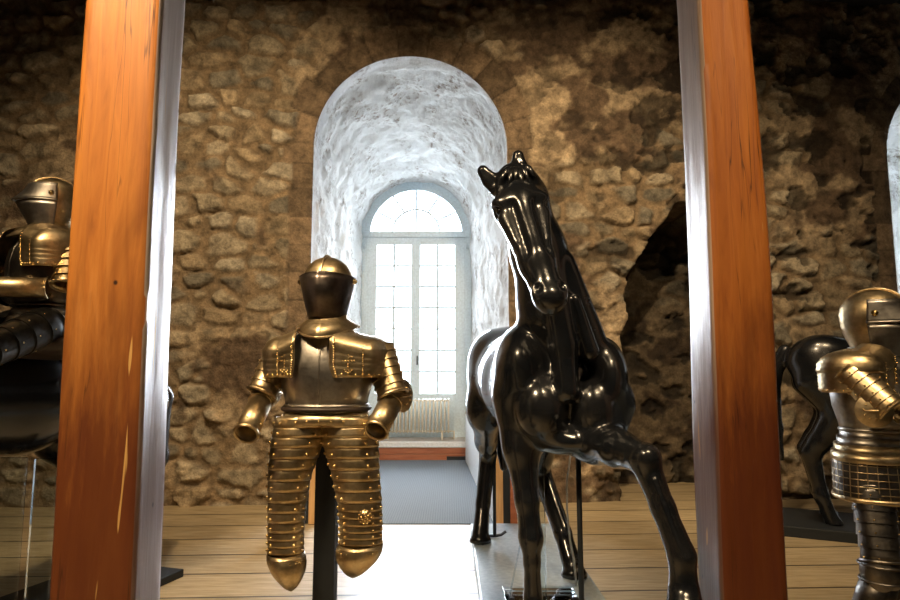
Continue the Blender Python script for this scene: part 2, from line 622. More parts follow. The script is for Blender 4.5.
fl = struct_box('floor', (X0, -3.2, -.12), (X1, 11.2, 0), PLANK)
struct_box('wall_left', (X0 - .3, -3.2, 0), (X0, 7.0, RIDGE), ROOMST)
struct_box('wall_right', (X1, -3.2, 0), (X1 + .3, 7.4, RIDGE), ROOMST)
struct_box('wall_rear', (X0 - .3, -3.5, 0), (X1 + .3, -3.2, RIDGE), ROOMST)
mc = MB()
mc.box((X0 - .3, -3.5, RIDGE - .02), (X1 + .3, 7.3, RIDGE + .2))
for k in range(7):
    yb = -2.4 + k * 1.42
    mc.box((X0, yb, RIDGE - .2), (X1, yb + .22, RIDGE - .02))
tag(mc.build('ceiling', DARKWOOD, smooth=False), kind='structure')


# ------------------------------------------------------------------ windows
def arc_band(mb, cx, cz, r0, r1, y0, y1, n=48, a0=0.0, a1=PI):
    rings = []
    for k in range(n + 1):
        a = a0 + (a1 - a0) * k / n
        c, s = math.cos(a), math.sin(a)
        rings.append([(cx + r0 * c, y0, cz + r0 * s), (cx + r1 * c, y0, cz + r1 * s), (cx + r1 * c, y1, cz + r1 * s), (cx + r0 * c, y1, cz + r0 * s)])
    mb.loft(rings, True, (True, True))


def build_window(name, cx, detail=True):
    ax = axis_x(cx, WIN_Y)
    r = .90; zb = .27
    o = empty(name, (ax, WIN_Y, zb)); tag(o, kind='structure')
    L = o.location
    f = MB()
    f.box((ax - r - .04, WIN_Y, zb), (ax - r + .085, WIN_Y + .09, WSPR))
    f.box((ax + r - .085, WIN_Y, zb), (ax + r + .04, WIN_Y + .09, WSPR))
    arc_band(f, ax, WSPR, r - .115, r + .05, WIN_Y, WIN_Y + .09)
    f.box((ax - r, WIN_Y - .035, WSPR - .045), (ax + r, WIN_Y + .1, WSPR + .055))
    f.box((ax - r, WIN_Y - .01, zb), (ax + r, WIN_Y + .09, zb + .08))
    f.build('window_frame', PAINT, o, L, smooth=False, bevel=.006)
    f = MB()
    f.tube([(ax - r + .03, WIN_Y - .01, WSPR - .14), (ax - r + .03, WIN_Y - .01, WSPR - .24)], .018, 8)
    f.build('hinge', PAINT, o, L)
    f = MB()
    f.tube([(ax + r - .03, WIN_Y - .01, WSPR - .14), (ax + r - .03, WIN_Y - .01, WSPR - .24)], .018, 8)
    f.build('hinge', PAINT, o, L)
    # fanlight bars
    f = MB()
    y0, y1 = WIN_Y + .03, WIN_Y + .065
    ri = .40
    arc_band(f, ax, WSPR + .05, ri - .016, ri + .016, y0, y1)
    for k in range(1, 6):
        a = PI * k / 6
        ri0 = .05 if k == 3 else 1
        c, s = math.cos(a), math.sin(a)
        f.tube([(ax + c * ri * ri0, (y0 + y1) / 2, WSPR + .05 + s * ri * ri0), (ax + c * (r - .1), (y0 + y1) / 2, WSPR + .05 + s * (r - .16))], .017, 6)
    f.build('fanlight_bars', PAINT, o, L, smooth=False)
    f = MB()
    n = 40
    pts = [(ax + (r - .1) * math.cos(PI * k / n), WSPR + .04 + (r - .1) * math.sin(PI * k / n)) for k in range(n + 1)]
    f.loft([[(p[0], WIN_Y + .045, p[1]) for p in pts], [(p[0], WIN_Y + .051, p[1]) for p in pts]], True, (True, True))
    f.build('fanlight_pane', GLASS, o, L, smooth=False)
    # two casements, two columns by seven rows of panes each
    for sgn in (-1, 1):
        xa, xb = (ax - r + .085, ax) if sgn < 0 else (ax, ax + r - .085)
        zt = WSPR - .045
        f = MB()
        y0, y1 = WIN_Y + .005, WIN_Y + .075
        sl, sr = (.155, .075) if sgn < 0 else (.075, .155)
        f.box((xa, y0, zb + .08), (xa + sl, y1, zt)); f.box((xb - sr, y0, zb + .08), (xb, y1, zt))
        f.box((xa + sl, y0, zt - .125), (xb - sr, y1, zt))
        zbot = .98
        f.box((xa + sl, y0, zb + .08), (xb - sr, y1, zbot))
        cs = f.build('casement', PAINT, o, L, smooth=False, bevel=.004)
        f = MB()
        xm = (xa + sl + xb - sr) / 2
        f.box((xm - .019, y0 + .02, zbot), (xm + .019, y1 - .01, zt - .125))
        H = (zt - .125 - zbot) / 7
        for k in range(1, 7):
            z = zbot + H * k
            f.box((xa + sl, y0 + .022, z - .017), (xb - sr, y1 - .012, z + .017))
        f.build('glazing_bars', PAINT, cs, None, smooth=False).location = (0, 0, 0)
        cs.children[0].data.transform(Matrix.Translation(-L))
        f = MB(); f.box((xa + sl - .01, y0 + .034, zbot - .01), (xb - sr + .01, y0 + .04, zt - .115))
        pn = f.build('pane', GLASS, cs, None, smooth=False); pn.data.transform(Matrix.Translation(-L))
        if sgn > 0:
            f = MB(); f.tube([(xa + .035, y0 - .03, 1.45), (xa + .035, y0 - .03, 1.6)], .012, 8); f.tube([(xa + .035, y0 + .01, 1.52), (xa + .035, y0 - .03, 1.52)], .008, 8)
            hd = f.build('window_handle', BLACK, cs, None); hd.data.transform(Matrix.Translation(-L))
    # parts carry coordinates local to the window: undo the doubled offset
    for ch in o.children: ch.location = (0, 0, 0)
    return o


build_window('window_1', ARCHES[0][0])
build_window('window_2', ARCHES[1][0])


def local_children(o):
    pass


# outer face that closes the masonry round each window
for cx, r in ARCHES:
    ax = axis_x(cx, WIN_Y)
    f = MB()
    n = 40
    inner = [(ax - .88, 0.0)] + [(ax + .88 * math.cos(PI - PI * k / n), WSPR + .88 * math.sin(PI - PI * k / n)) for k in range(n + 1)] + [(ax + .88, 0.0)]
    outer = [(ax - 1.6, -.1)] + [(ax + 1.6 * math.cos(PI - PI * k / n), WSPR + 1.6 * math.sin(PI - PI * k / n)) for k in range(n + 1)] + [(ax + 1.6, -.1)]
    f.loft([[(p[0], WIN_Y + .1, p[1]) for p in inner], [(p[0], WIN_Y + .1, p[1]) for p in outer], [(p[0], WIN_Y + .3, p[1]) for p in outer], [(p[0], WIN_Y + .3, p[1]) for p in inner]], False)
    o = f.build('trim_window_reveal', PLASTER, smooth=False)
    tag(o, kind='structure')
    struct_box('trim_window_sill', (ax - .98, 9.72, 0), (ax + .98, 10.6, .272), PLATF)


# ------------------------------------------------------------------ inside the big embrasure
def nx(y, off):
    return axis_x(AX0, y) + off


def slab(mb, y0, y1, o0, o1, z0, z1, mi=0):
    """box that follows the slightly skewed axis of the embrasure"""
    v = []
    for z in (z0, z1):
        v += [(nx(y0, o0), y0, z), (nx(y0, o1), y0, z), (nx(y1, o1), y1, z), (nx(y1, o0), y1, z)]
    mb.add(v, [(0, 3, 2, 1), (4, 5, 6, 7), (0, 1, 5, 4), (1, 2, 6, 5), (2, 3, 7, 6), (3, 0, 4, 7)], mi)


CF = 5.68
m = MB(); slab(m, CF, 9.62, -.78, .78, 0.0, .008)
tag(m.build('carpet', CARPET, loc=(AX0, CF, 0), smooth=False), 'grey ribbed carpet running from the boards to the window step', 'carpet')

st = empty('window_step', (nx(9.66, 0), 9.66, 0), 0, 'red-brown boarded step with white edge below the radiator', 'step')
L = st.location
for z0, z1 in ((.0, .088), (.095, .185)):
    m = MB(); slab(m, 9.655, 9.718, -.80, .80, z0, z1)
    m.build('riser_board', REDWOOD, st, L, smooth=False, bevel=.004).location = (0, 0, 0)
m = MB(); slab(m, 9.63, 9.718, -.80, .80, .192, .275)
m.build('white_nosing', WHITEP, st, L, smooth=False, bevel=.006).location = (0, 0, 0)
m = MB(); slab(m, 9.625, 9.655, .50, .79, .0, .06)
m.build('floor_box', BLACK, st, L, smooth=False).location = (0, 0, 0)

for sgn, lab in ((-1, 'low white side panelling with oak end post left of the carpet behind the armour legs'), (1, 'low white side panelling with oak end post right of the carpet behind the horse')):
    e = empty('side_panelling', (nx(CF, sgn * .9), CF, 0), 0, lab, 'panelling', 'panelling along the window passage')
    L = e.location
    def sl(y0, y1, a, b, z0, z1, name, mat):
        m = MB(); lo, hi = sorted((sgn * a, sgn * b)); slab(m, y0, y1, lo, hi, z0, z1)
        m.build(name, mat, e, L, smooth=False, bevel=.004).location = (0, 0, 0)
    sl(CF + .05, 9.62, .785, .81, .0, .70, 'white_panel', WHITEP)
    sl(CF, CF + .06, .785, .865, .0, .735, 'oak_post', OAK)
    sl(CF + .02, CF + .9, .865, .93, .0, .72, 'dark_backing', BLACK)
    sl(CF + .01, CF + .07, .93, .99, .0, .70, 'red_board', REDWOOD)
    sl(CF + .06, 9.62, .785, .85, .70, .735, 'cap_rail', REDWOOD)

# radiator
ra = empty('radiator', (nx(10.02, 0), 10.02, .272), 0, 'cream column radiator under the arched window', 'radiator')
L = ra.location
xa, xb = nx(10.02, -.52), nx(10.02, .54)
NC = 19
for k in range(NC):
    x = xa + (xb - xa) * k / (NC - 1)
    m = MB()
    for dy in (-.055, 0, .055):
        m.tube([(x, 10.02 + dy, .40), (x, 10.02 + dy, .88)], .014, 8)
    m.sphere((x, 10.02, .40), (.019, .085, .03), 10, 6); m.sphere((x, 10.02, .885), (.019, .085, .03), 10, 6)
    m.build('radiator_column', CREAM, ra, L).location = (0, 0, 0)
for x in (xa + .1, xb - .1):
    m = MB(); m.box((x - .014, 9.97, .272), (x + .014, 10.07, .40)); m.build('leg', CREAM, ra, L, smooth=False).location = (0, 0, 0)
m = MB(); m.tube([(xb, 10.02, .40), (xb + .09, 10.02, .40), (xb + .09, 10.02, .273)], .013, 8); m.build('pipe', CREAM, ra, L).location = (0, 0, 0)
m = MB(); m.tube([(xa, 10.02, .88), (xb, 10.02, .88)], .012, 8); m.tube([(xa, 10.02, .40), (xb, 10.02, .40)], .012, 8); m.build('header_pipes', CREAM, ra, L).location = (0, 0, 0)


# ------------------------------------------------------------------ timber posts
def post(name, label, corner, w, d, phi, mat, z1, seed, taper=0.0):
    """corner = front corner nearest the middle of the picture; four-sided hewn timber"""
    c, s = math.cos(phi), math.sin(phi)
    n = 12
    loop = []
    ch = .012
    for (a, b, u, v) in ((0, 0, 1, 0), (1, 0, 0, 1), (1, 1, -1, 0), (0, 1, 0, -1)):
        pass
    # outline around the section, chamfered corners
    pts = []
    corners = [(0, 0), (w, 0), (w, d), (0, d)]
    for i in range(4):
        a = np.array(corners[i], float); b = np.array(corners[(i + 1) % 4], float)
        t = (b - a) / np.linalg.norm(b - a)
        a2, b2 = a + t * ch, b - t * ch
        for k in range(n): pts.append(a2 + (b2 - a2) * k / (n - 1))
    pts = np.array(pts)
    nz = 150
    rings = []
    for k in range(nz):
        z = z1 * k / (nz - 1)
        q = pts.copy()
        if taper:
            f = sstep(np.array([1.5]), np.array([3.2]), np.array([z]))[0]
            q[:, 0] *= 1 - taper * f
        ctr = np.array([w / 2, d / 2])
        nn = fbm(q[:, 0] * 6 + seed, q[:, 1] * 6, np.full(len(q), z * .9), 3, seed) - .5
        n3 = fbm(q[:, 0] * 26 + seed, q[:, 1] * 26, np.full(len(q), z * 2.2), 3, seed + 4) - .5
        bow = .012 * math.sin(z * 1.1 + seed)
        q = ctr + (q - ctr) * (1 + .10 * nn + .03 * n3)[:, None]
        q[:, 0] += bow
        X = q[:, 0] * c - q[:, 1] * s; Y = q[:, 0] * s + q[:, 1] * c
        rings.append([(x, y, z) for x, y in zip(X, Y)])
    m = MB(); m.loft(rings, True, (True, True))
    o = m.build(name, mat, smooth=True, auto=math.radians(50))
    o.location = corner
    return tag(o, label, 'post', 'oak posts')


pl = P(146, 330, 2.1)          # inner front corner of the left post
ph = math.radians(5)
w1 = .262
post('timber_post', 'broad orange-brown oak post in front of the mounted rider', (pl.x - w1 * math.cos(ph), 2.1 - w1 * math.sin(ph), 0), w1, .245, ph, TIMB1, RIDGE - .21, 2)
pr = P(711, 300, 2.5)
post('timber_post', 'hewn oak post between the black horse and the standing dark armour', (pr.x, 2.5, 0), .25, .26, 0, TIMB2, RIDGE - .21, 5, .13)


# ------------------------------------------------------------------ signed-distance modelling for the horses
class SDF:
    def __init__(s, lo, hi, h):
        s.lo = np.array(lo, float); s.h = h
        s.n = np.ceil((np.array(hi) - s.lo) / h).astype(int) + 1
        s.D = np.full(s.n, .5, dtype=np.float32)

    def block(s, lo, hi):
        a = np.clip(np.floor((np.array(lo) - s.lo) / s.h).astype(int), 0, s.n)
        b = np.clip(np.ceil((np.array(hi) - s.lo) / s.h).astype(int) + 1, 0, s.n)
        if (b <= a).any(): return None
        ax = [s.lo[i] + s.h * np.arange(a[i], b[i]) for i in range(3)]
        g = np.meshgrid(*ax, indexing='ij')
        return tuple(slice(a[i], b[i]) for i in range(3)), np.stack(g, -1)

    def comb(s, sl, d, k, sub):
        A = s.D[sl]
        if sub:
            d = -d
            h = np.maximum(k - np.abs(A - d), 0) / k
            s.D[sl] = np.maximum(A, d) + h * h * k * .25
        else:
            h = np.maximum(k - np.abs(A - d), 0) / k
            s.D[sl] = np.minimum(A, d) - h * h * k * .25

    def seg(s, a, b, r0, r1, k=.05, side=(1, 0, 0), sub=False):
        a = np.array(a, float); b = np.array(b, float)
        r0 = np.array(r0 if hasattr(r0, '__len__') else (r0, r0), float); r1 = np.array(r1 if hasattr(r1, '__len__') else (r1, r1), float)
        R = max(r0.max(), r1.max()) + k + .04
        bl = s.block(np.minimum(a, b) - R, np.maximum(a, b) + R)
        if bl is None: return
        sl, p = bl
        w = b - a; L = np.linalg.norm(w); w = w / max(L, 1e-6)
        sd = np.array(side, float); sd = sd - sd.dot(w) * w
        if np.linalg.norm(sd) < .05: sd = np.array((0, 1, 0)) - w[1] * w
        sd /= np.linalg.norm(sd); v = np.cross(w, sd)
        q = p - a
        u = np.clip(q @ w / max(L, 1e-6), 0, 1)
        q = q - (u * L)[..., None] * w
        rs = r0[0] + (r1[0] - r0[0]) * u; rv = r0[1] + (r1[1] - r0[1]) * u
        cs, cv, cw = q @ sd, q @ v, q @ w
        kk = np.sqrt((cs / rs) ** 2 + (cv / rv) ** 2 + (cw / ((rs + rv) / 2)) ** 2) + 1e-6
        ln = np.sqrt(cs * cs + cv * cv + cw * cw)
        d = np.where(kk > 1e-3, ln * (1 - 1 / kk), -np.minimum(rs, rv))
        s.comb(sl, d.astype(np.float32), k, sub)

    def chain(s, pts, rad, k=.05, side=(1, 0, 0)):
        for i in range(len(pts) - 1): s.seg(pts[i], pts[i + 1], rad[i], rad[i + 1], k, side)

    def ell(s, c, r, k=.05, R=None, sub=False):
        c = np.array(c, float); r = np.array(r, float)
        m = r.max() + k + .03
        bl = s.block(c - m, c + m)
        if bl is None: return
        sl, p = bl
        q = p - c
        if R is not None: q = q @ np.array(R)
        kk = np.sqrt(((q / r) ** 2).sum(-1)) + 1e-6
        ln = np.sqrt((q * q).sum(-1))
        d = np.where(kk > 1e-3, ln * (1 - 1 / kk), -r.min())
        s.comb(sl, d.astype(np.float32), k, sub)

    def mesh(s):
        D = s.D; n = s.n
        ins = D < 0
        cnt = np.zeros(n - 1, np.int8)
        cor = [(i, j, k) for i in (0, 1) for j in (0, 1) for k in (0, 1)]
        for i, j, k in cor: cnt += ins[i:n[0] - 1 + i, j:n[1] - 1 + j, k:n[2] - 1 + k]
        act = np.argwhere((cnt > 0) & (cnt < 8))
        vid = np.full(n - 1, -1, np.int32); vid[tuple(act.T)] = np.arange(len(act))
        val = np.stack([D[tuple((act + np.array(c)).T)] for c in cor], 1)
        pos = np.zeros((len(act), 3)); w = np.zeros(len(act))
        for a in range(8):
            for b in range(a + 1, 8):
                ca, cb = np.array(cor[a]), np.array(cor[b])
                if np.abs(ca - cb).sum() != 1: continue
                va, vb = val[:, a], val[:, b]
                mk = (va < 0) != (vb < 0)
                t = np.where(mk, va / np.where(mk, va - vb, 1), 0)
                pos += np.where(mk[:, None], ca + t[:, None] * (cb - ca), 0); w += mk
        V = s.lo + (act + pos / w[:, None]) * s.h
        Q = []
        for ax in range(3):
            o1, o2 = (ax + 1) % 3, (ax + 2) % 3
            A = np.take(ins, range(0, n[ax] - 1), ax); B = np.take(ins, range(1, n[ax]), ax)
            e = np.argwhere(A != B)
            e = e[(e[:, o1] > 0) & (e[:, o2] > 0) & (e[:, o1] < n[o1] - 1) & (e[:, o2] < n[o2] - 1)]
            d1 = np.zeros(3, int); d1[o1] = 1; d2 = np.zeros(3, int); d2[o2] = 1
            q = np.stack([vid[tuple((e - d1 - d2).T)], vid[tuple((e - d2).T)], vid[tuple(e.T)], vid[tuple((e - d1).T)]], 1)
            fl = ~ins[tuple(e.T)]
            q[fl] = q[fl][:, ::-1]
            Q.append(q)
        Q = np.concatenate(Q)
        Q = Q[(Q >= 0).all(1)]
        return V, Q


def W(px, py, Y): return np.array(P(px, py, Y))


# ------------------------------------------------------------------ the big horse
PLZ = .10
def big_horse():
    s = SDF((-.05, 2.15, PLZ), (1.2, 5.25, 2.62), .0115)
    rump = np.array((.44, 4.55, 1.35)); mid = np.array((.49, 3.95, 1.28)); chest = np.array((.56, 3.28, 1.26))
    s.chain([rump, mid, chest], [(.275, .27), (.285, .30), (.275, .31)], .06)
    s.ell(rump + (-.10, .02, .05), (.21, .30, .26), .06); s.ell(rump + (.10, .02, .05), (.21, .30, .26), .06)
    s.ell((.44, 4.62, 1.50), (.12, .30, .16), .08)
    # withers and back
    s.seg((.54, 3.45, 1.46), (.50, 3.95, 1.40), (.15, .19), (.17, .16), .10)
    # shoulders, breast muscles
    s.ell(W(520, 372, 3.20), (.135, .24, .24), .045)
    s.ell(W(602, 380, 3.16), (.120, .24, .22), .045)
    s.ell(W(541, 408, 3.03), (.125, .13, .155), .03)
    s.ell(W(594, 408, 3.02), (.115, .13, .15), .03)
    s.ell(W(519, 362, 3.06), (.075, .10, .10), .04)
    s.ell(W(607, 388, 3.00), (.06, .08, .075), .03)
    s.ell(W(566, 438, 3.12), (.17, .18, .08), .06)
    # neck
    n0 = np.array((.56, 3.36, 1.44)); n1 = W(551, 305, 3.16); n2 = W(538, 250, 3.06); n3 = W(526, 198, 2.97)
    s.chain([n0, n1, n2, n3], [(.205, .30), (.165, .225), (.135, .175), (.095, .125)], .05)
    # windpipe column down to the V of the breast
    s.chain([W(556, 300, 2.93), W(563, 345, 2.95), W(567, 390, 2.95)], [.062, .070, .058], .03)
    # jugular grooves
    for a, b in (((541, 300), (553, 385)), ((579, 305), (585, 380))):
        s.seg(W(*a, 2.93), W(*b, 2.90), .016, .018, .035, sub=True)
    s.seg(W(568, 405, 2.86), W(566, 442, 2.92), .018, .014, .03, sub=True)
    # neck muscle bands on the right side
    s.seg(W(566, 262, 2.99), W(598, 358, 3.05), (.045, .05), (.075, .07), .03)
    s.seg(W(575, 300, 2.92), W(590, 352, 2.93), .028, .045, .025)
    # mane along the left/upper edge
    for k in range(11):
        t = k / 10
        a = n3 * (1 - t) + n0 * t + np.array((-.045 - .05 * t, .10 + .10 * t, .07))
        s.seg(a, a + (-.035, -.05, -.13 - .03 * (k % 3)), (.026, .035), (.012, .015), .018)
    # head
    poll = W(517, 186, 2.90); fore = W(520, 208, 2.80); nose = W(537, 262, 2.64); muz = W(550, 298, 2.56)
    ax = (muz - poll); ax /= np.linalg.norm(ax)
    sd = np.array((1, .12, .28)); sd = sd - sd.dot(ax) * ax; sd /= np.linalg.norm(sd)
    up = np.cross(ax, sd)
    if up[1] > 0: up = -up                     # 'up' of the face points to the viewer
    s.seg(poll, n3, (.10, .12), (.10, .13), .05, side=sd)
    s.chain([poll, fore, nose, muz], [(.100, .09), (.118, .105), (.076, .085), (.066, .062)], .035, side=sd)
    # cheek, jaw
    s.seg(fore - up * .09, nose - up * .055, (.085, .085), (.05, .055), .03, side=sd)
    # nasal bone and face ridges
    s.seg(fore + up * .075, nose + up * .06, (.04, .022), (.026, .022), .022, side=sd)
    # brows and eye sockets
    eyes = []
    for q in (-1, 1):
        e = fore + sd * q * .098 + ax * .035 + up * .028
        s.ell(fore + sd * q * .092 + ax * .005 + up * .045, (.042, .042, .034), .03)
        s.ell(e + sd * q * .012, (.026, .026, .026), .02, sub=True)
        s.seg(e + ax * .05, e + ax * .20 - sd * q * .03, (.02, .03), (.014, .022), .025)
        s.seg(fore + sd * q * .055 + up * .085 + ax * .06, nose + sd * q * .045 + up * .06, .012, .012, .03, sub=True)
        eyes.append(e)
    # muzzle, nostrils, lips, chin
    s.ell(muz + up * .01 + ax * .005, (.066, .062, .055), .03)
    for q in (-1, 1):
        nn = muz + sd * q * .044 + up * .032 - ax * .020
        s.ell(nn, (.032, .034, .036), .02)
        s.ell(nn + up * .034 + sd * q * .010 + ax * .006, (.017, .026, .024), .012, sub=True)
    s.seg(muz - up * .045 - ax * .03, muz - up * .03 + ax * .03, (.046, .035), (.04, .026), .025, side=sd)
    # ears
    for (bx, by), (tx, ty), r in (((497, 190), (483, 171), .034), ((521, 182), (518, 156), .036)):
        b = W(bx, by, 2.90); t = W(tx, ty, 2.90)
        s.chain([b, (b * .45 + t * .55), t], [.036, .036, .029], .02)
        s.seg(b * .75 + t * .25 + (0, -.042, 0), b * .15 + t * .85 + (0, -.036, 0), .013, .008, .012, sub=True)
    # near foreleg, straight
    s.chain([W(517, 400, 3.22), W(521, 446, 3.18), W(527, 500, 3.13)], [(.13, .17), (.088, .11), (.056, .062)], .05)
    s.chain([W(527, 500, 3.13), W(531, 538, 3.11), W(532, 562, 3.11)], [(.056, .062), (.055, .058), (.040, .045)], .03)
    fk = W(532, 562, 3.11); ff = np.array((fk[0] + .003, 3.12, PLZ + .17)); fh = np.array((fk[0] + .005, 3.04, PLZ + .035))
    s.chain([fk, ff], [(.038, .045), (.045, .05)], .02); s.chain([ff, fh], [.042, (.052, .055)], .02)
    s.seg(fh + (0, 0, .02), fh + (0, -.015, -.02), .056, .064, .012)
    # lifted foreleg reaching to the right
    el = W(597, 440, 3.06); kn = W(644, 459, 2.58)
    s.chain([W(606, 405, 3.12), el, (el * .5 + kn * .5), kn], [(.12, .15), (.105, .12), (.075, .085), .062], .05, side=(0, 0, 1))
    s.ell(W(647, 458, 2.55), (.056, .056, .056), .02)
    ft = W(682, 556, 2.46); cm = W(663, 508, 2.52)
    s.chain([kn, cm, ft], [(.058, .060), (.045, .050), (.053, .056)], .025)
    s.seg(W(655, 480, 2.50), W(680, 548, 2.42), .012, .012, .012)
    s.seg(W(647, 480, 2.60), W(668, 548, 2.53), .014, .014, .012)
    hf = W(684, 592, 2.46)
    s.chain([ft, hf], [.048, .056], .02)
    s.seg(hf, W(685, 608, 2.43), .058, .070, .012)
    # hind leg on the left
    s.chain([(.30, 4.50, 1.25), W(486, 408, 4.48), W(486, 440, 4.78), W(488, 455, 4.92)], [(.17, .25), (.13, .19), (.075, .10), (.056, .075)], .06)
    a = W(488, 455, 4.92); b = W(483, 503, 4.84)
    s.chain([a, b], [(.066, .085), (.056, .062)], .03)
    h = np.array((W(480, 520, 4.76)[0], 4.74, PLZ + .035))
    s.chain([b, h], [.052, .062], .02); s.seg(h + (0, 0, .02), h + (0, -.015, -.02), .060, .082, .012)
    # hind leg on the right, stepping under the belly
    s.chain([(.58, 4.50, 1.25), (.66, 4.25, 1.00), (.62, 4.36, .78), (.64, 4.46, .64)], [(.17, .25), (.13, .18), (.08, .10), (.056, .075)], .06)
    b = np.array((.72, 4.10, .32)); h = np.array((.76, 3.98, PLZ + .035))
    s.chain([(.64, 4.46, .64), b], [(.066, .085), (.058, .064)], .03)
    s.chain([b, h], [.054, .062], .02); s.seg(h + (0, 0, .02), h + (0, -.015, -.02), .060, .082, .012)
    # tail
    s.chain([(.43, 4.86, 1.50), (.42, 5.0, 1.30), (.42, 5.02, .85), (.42, 4.98, .60)], [.06, .075, .07, .03], .05)
    V, Q = s.mesh()
    base = (.5, 3.9, PLZ)
    o = np_mesh('horse_statue', V, Q, HORSE, loc=base)
    tag(o, 'glossy black horse statue with turned head and lifted foreleg on the pale plinth', 'horse statue')
    for e in eyes:
        m = MB(); m.sphere(e, .021, 14, 10)
        q = m.build('eye', EYE, None, base); q.parent = o; q.location = (0, 0, 0)
    # forelock: carved pointed locks fanning from between the ears
    m = MB()
    root = poll + up * .07 - ax * .03
    for q, ln in ((-.085, .10), (-.055, .13), (-.025, .12), (.0, .15), (.03, .13), (.06, .10)):
        a = root + sd * q * .35; e = root + sd * q * 1.15 + ax * ln + up * .028
        mid_ = (a + e) / 2 + up * .035
        m.tube([a, a * .5 + mid_ * .5 + up * .008, mid_, mid_ * .4 + e * .6, e], [.020, .021, .017, .010, .002], 8)
    q = m.build('forelock', HORSE, None, base); q.parent = o; q.location = (0, 0, 0)
    return o


horse = big_horse()

# plinth and supports
m = MB(); m.box((.17, 2.8, 0), (.86, 5.30, PLZ))
o = m.build('plinth', BASEM, loc=(.515, 4.05, 0), smooth=False, bevel=.006)
tag(o, 'pale blue-grey plinth under the horse with the lifted foreleg', 'plinth')
m = MB(); a = W(578, 446, 3.2); m.tube([(a[0], 3.2, PLZ + .012), (a[0], 3.2, a[2] + .02)], .0135, 12)
m.tube([(a[0], 3.2, PLZ), (a[0], 3.2, PLZ + .012)], .045, 20)
tag(m.build('support_rod', BLACK, loc=(a[0], 3.2, PLZ)), 'thin black rod from the plinth up to the horse chest', 'rod', 'horse support rods')
m = MB(); a = W(494, 440, 4.86)
m.tube([(a[0], 4.86, PLZ + .014), (a[0], 4.86, a[2] + .0)], .013, 12)
m.tube([(a[0] - .12, 4.86, PLZ + .012), (a[0], 4.86, PLZ + .012), (a[0] + .05, 4.86, PLZ + .02), (a[0] + .085, 4.86, PLZ + .045)], .011, 8)
tag(m.build('support_rod', BLACK, loc=(a[0], 4.86, PLZ)), 'short black rod with hooked foot beside the rear hoof', 'rod', 'horse support rods')
ac = empty('acrylic_stand', (.50, 3.55, PLZ), 0, 'clear acrylic upright on a base plate beneath the horse with the lifted foreleg', 'stand')
L = ac.location
m = MB(); m.box((.475, 3.53, PLZ + .022), (.525, 3.56, .955)); m.build('upright', CLEAR, ac, L, smooth=False, bevel=.003).location = (0, 0, 0)
m = MB(); m.box((.30, 3.40, PLZ + .012), (.70, 3.72, PLZ + .022)); m.build('base_plate', CLEAR, ac, L, smooth=False, bevel=.003).location = (0, 0, 0)
for x in (.33, .67):
    m = MB(); m.tube([(x, 3.46, PLZ), (x, 3.46, PLZ + .05)], .014, 10); m.build('screw', BLACK, ac, L).location = (0, 0, 0)
m = MB()
m.tube([(.31, 3.47, PLZ + .022), (.42, 3.54, .55), (.48, 3.54, .97)], .004, 6)
m.build('brace', CLEAR, ac, L).location = (0, 0, 0)
m = MB()
pts = [P(571, 452, 3.80), P(567, 480, 3.80), P(567, 510, 3.80), P(570, 540, 3.80), P(574, 560, 3.80)]
pts = [tuple(p) for p in pts] + [(pts[-1].x + .01, 3.80, PLZ + .006)]
m.tube(pts, .006, 8)
tag(m.build('cable', WHITEP, loc=(pts[-1][0], 3.80, PLZ)), 'thin pale cable hanging from the horse belly to the plinth', 'cable')


# ------------------------------------------------------------------ plainer horses that carry the other exhibits
def plain_horse(s, legs=0):
    s.chain([(0, .55, 1.28), (0, 0, 1.24), (0, -.55, 1.24)], [(.26, .28), (.285, .32), (.255, .31)], .06)
    s.ell((-.1, .62, 1.34), (.19, .28, .24), .06); s.ell((.1, .62, 1.34), (.19, .28, .24), .06)
    s.seg((0, -.42, 1.47), (0, .1, 1.42), (.12, .16), (.15, .13), .08)
    for q in (-1, 1):
        s.ell((q * .17, -.58, 1.25), (.11, .20, .26), .05)
        s.ell((q * .10, -.80, 1.16), (.11, .10, .14), .04)
        s.chain([(q * .17, -.56, 1.1), (q * .18, -.62, .92), (q * .17, -.62, .55), (q * .17, -.60, .24), (q * .17, -.66, .05)],
                [(.11, .15), (.085, .11), (.054, .06), (.044, .05), .056], .04)
        s.seg((q * .17, -.66, .04), (q * .17, -.68, .01), .056, .066, .012)
        s.chain([(q * .17, .62, 1.22), (q * .19, .48, .95), (q * .17, .70, .66), (q * .17, .76, .58), (q * .17, .70, .22), (q * .17, .64, .05)],
                [(.15, .25), (.13, .18), (.075, .09), (.055, .075), (.048, .052), .056], .05)
        s.seg((q * .17, .64, .04), (q * .17, .62, .01), .056, .066, .012)
        s.chain([(q * .055, -1.0, 2.12), (q * .07, -1.0, 2.25)], [.03, .012], .02)
    s.chain([(0, -.58, 1.38), (0, -.82, 1.72), (0, -.98, 2.02)], [(.17, .27), (.12, .19), (.085, .12)], .05)
    s.chain([(0, -1.0, 2.08), (0, -1.14, 1.92), (0, -1.34, 1.64), (0, -1.40, 1.55)], [(.085, .09), (.105, .13), (.07, .08), (.062, .06)], .04)
    s.ell((0, -1.08, 1.86), (.085, .12, .13), .04)
    s.chain([(0, .90, 1.45), (0, 1.02, 1.2), (0, 1.02, .75), (0, .98, .5)], [.055, .075, .065, .03], .05)
    return s.mesh()


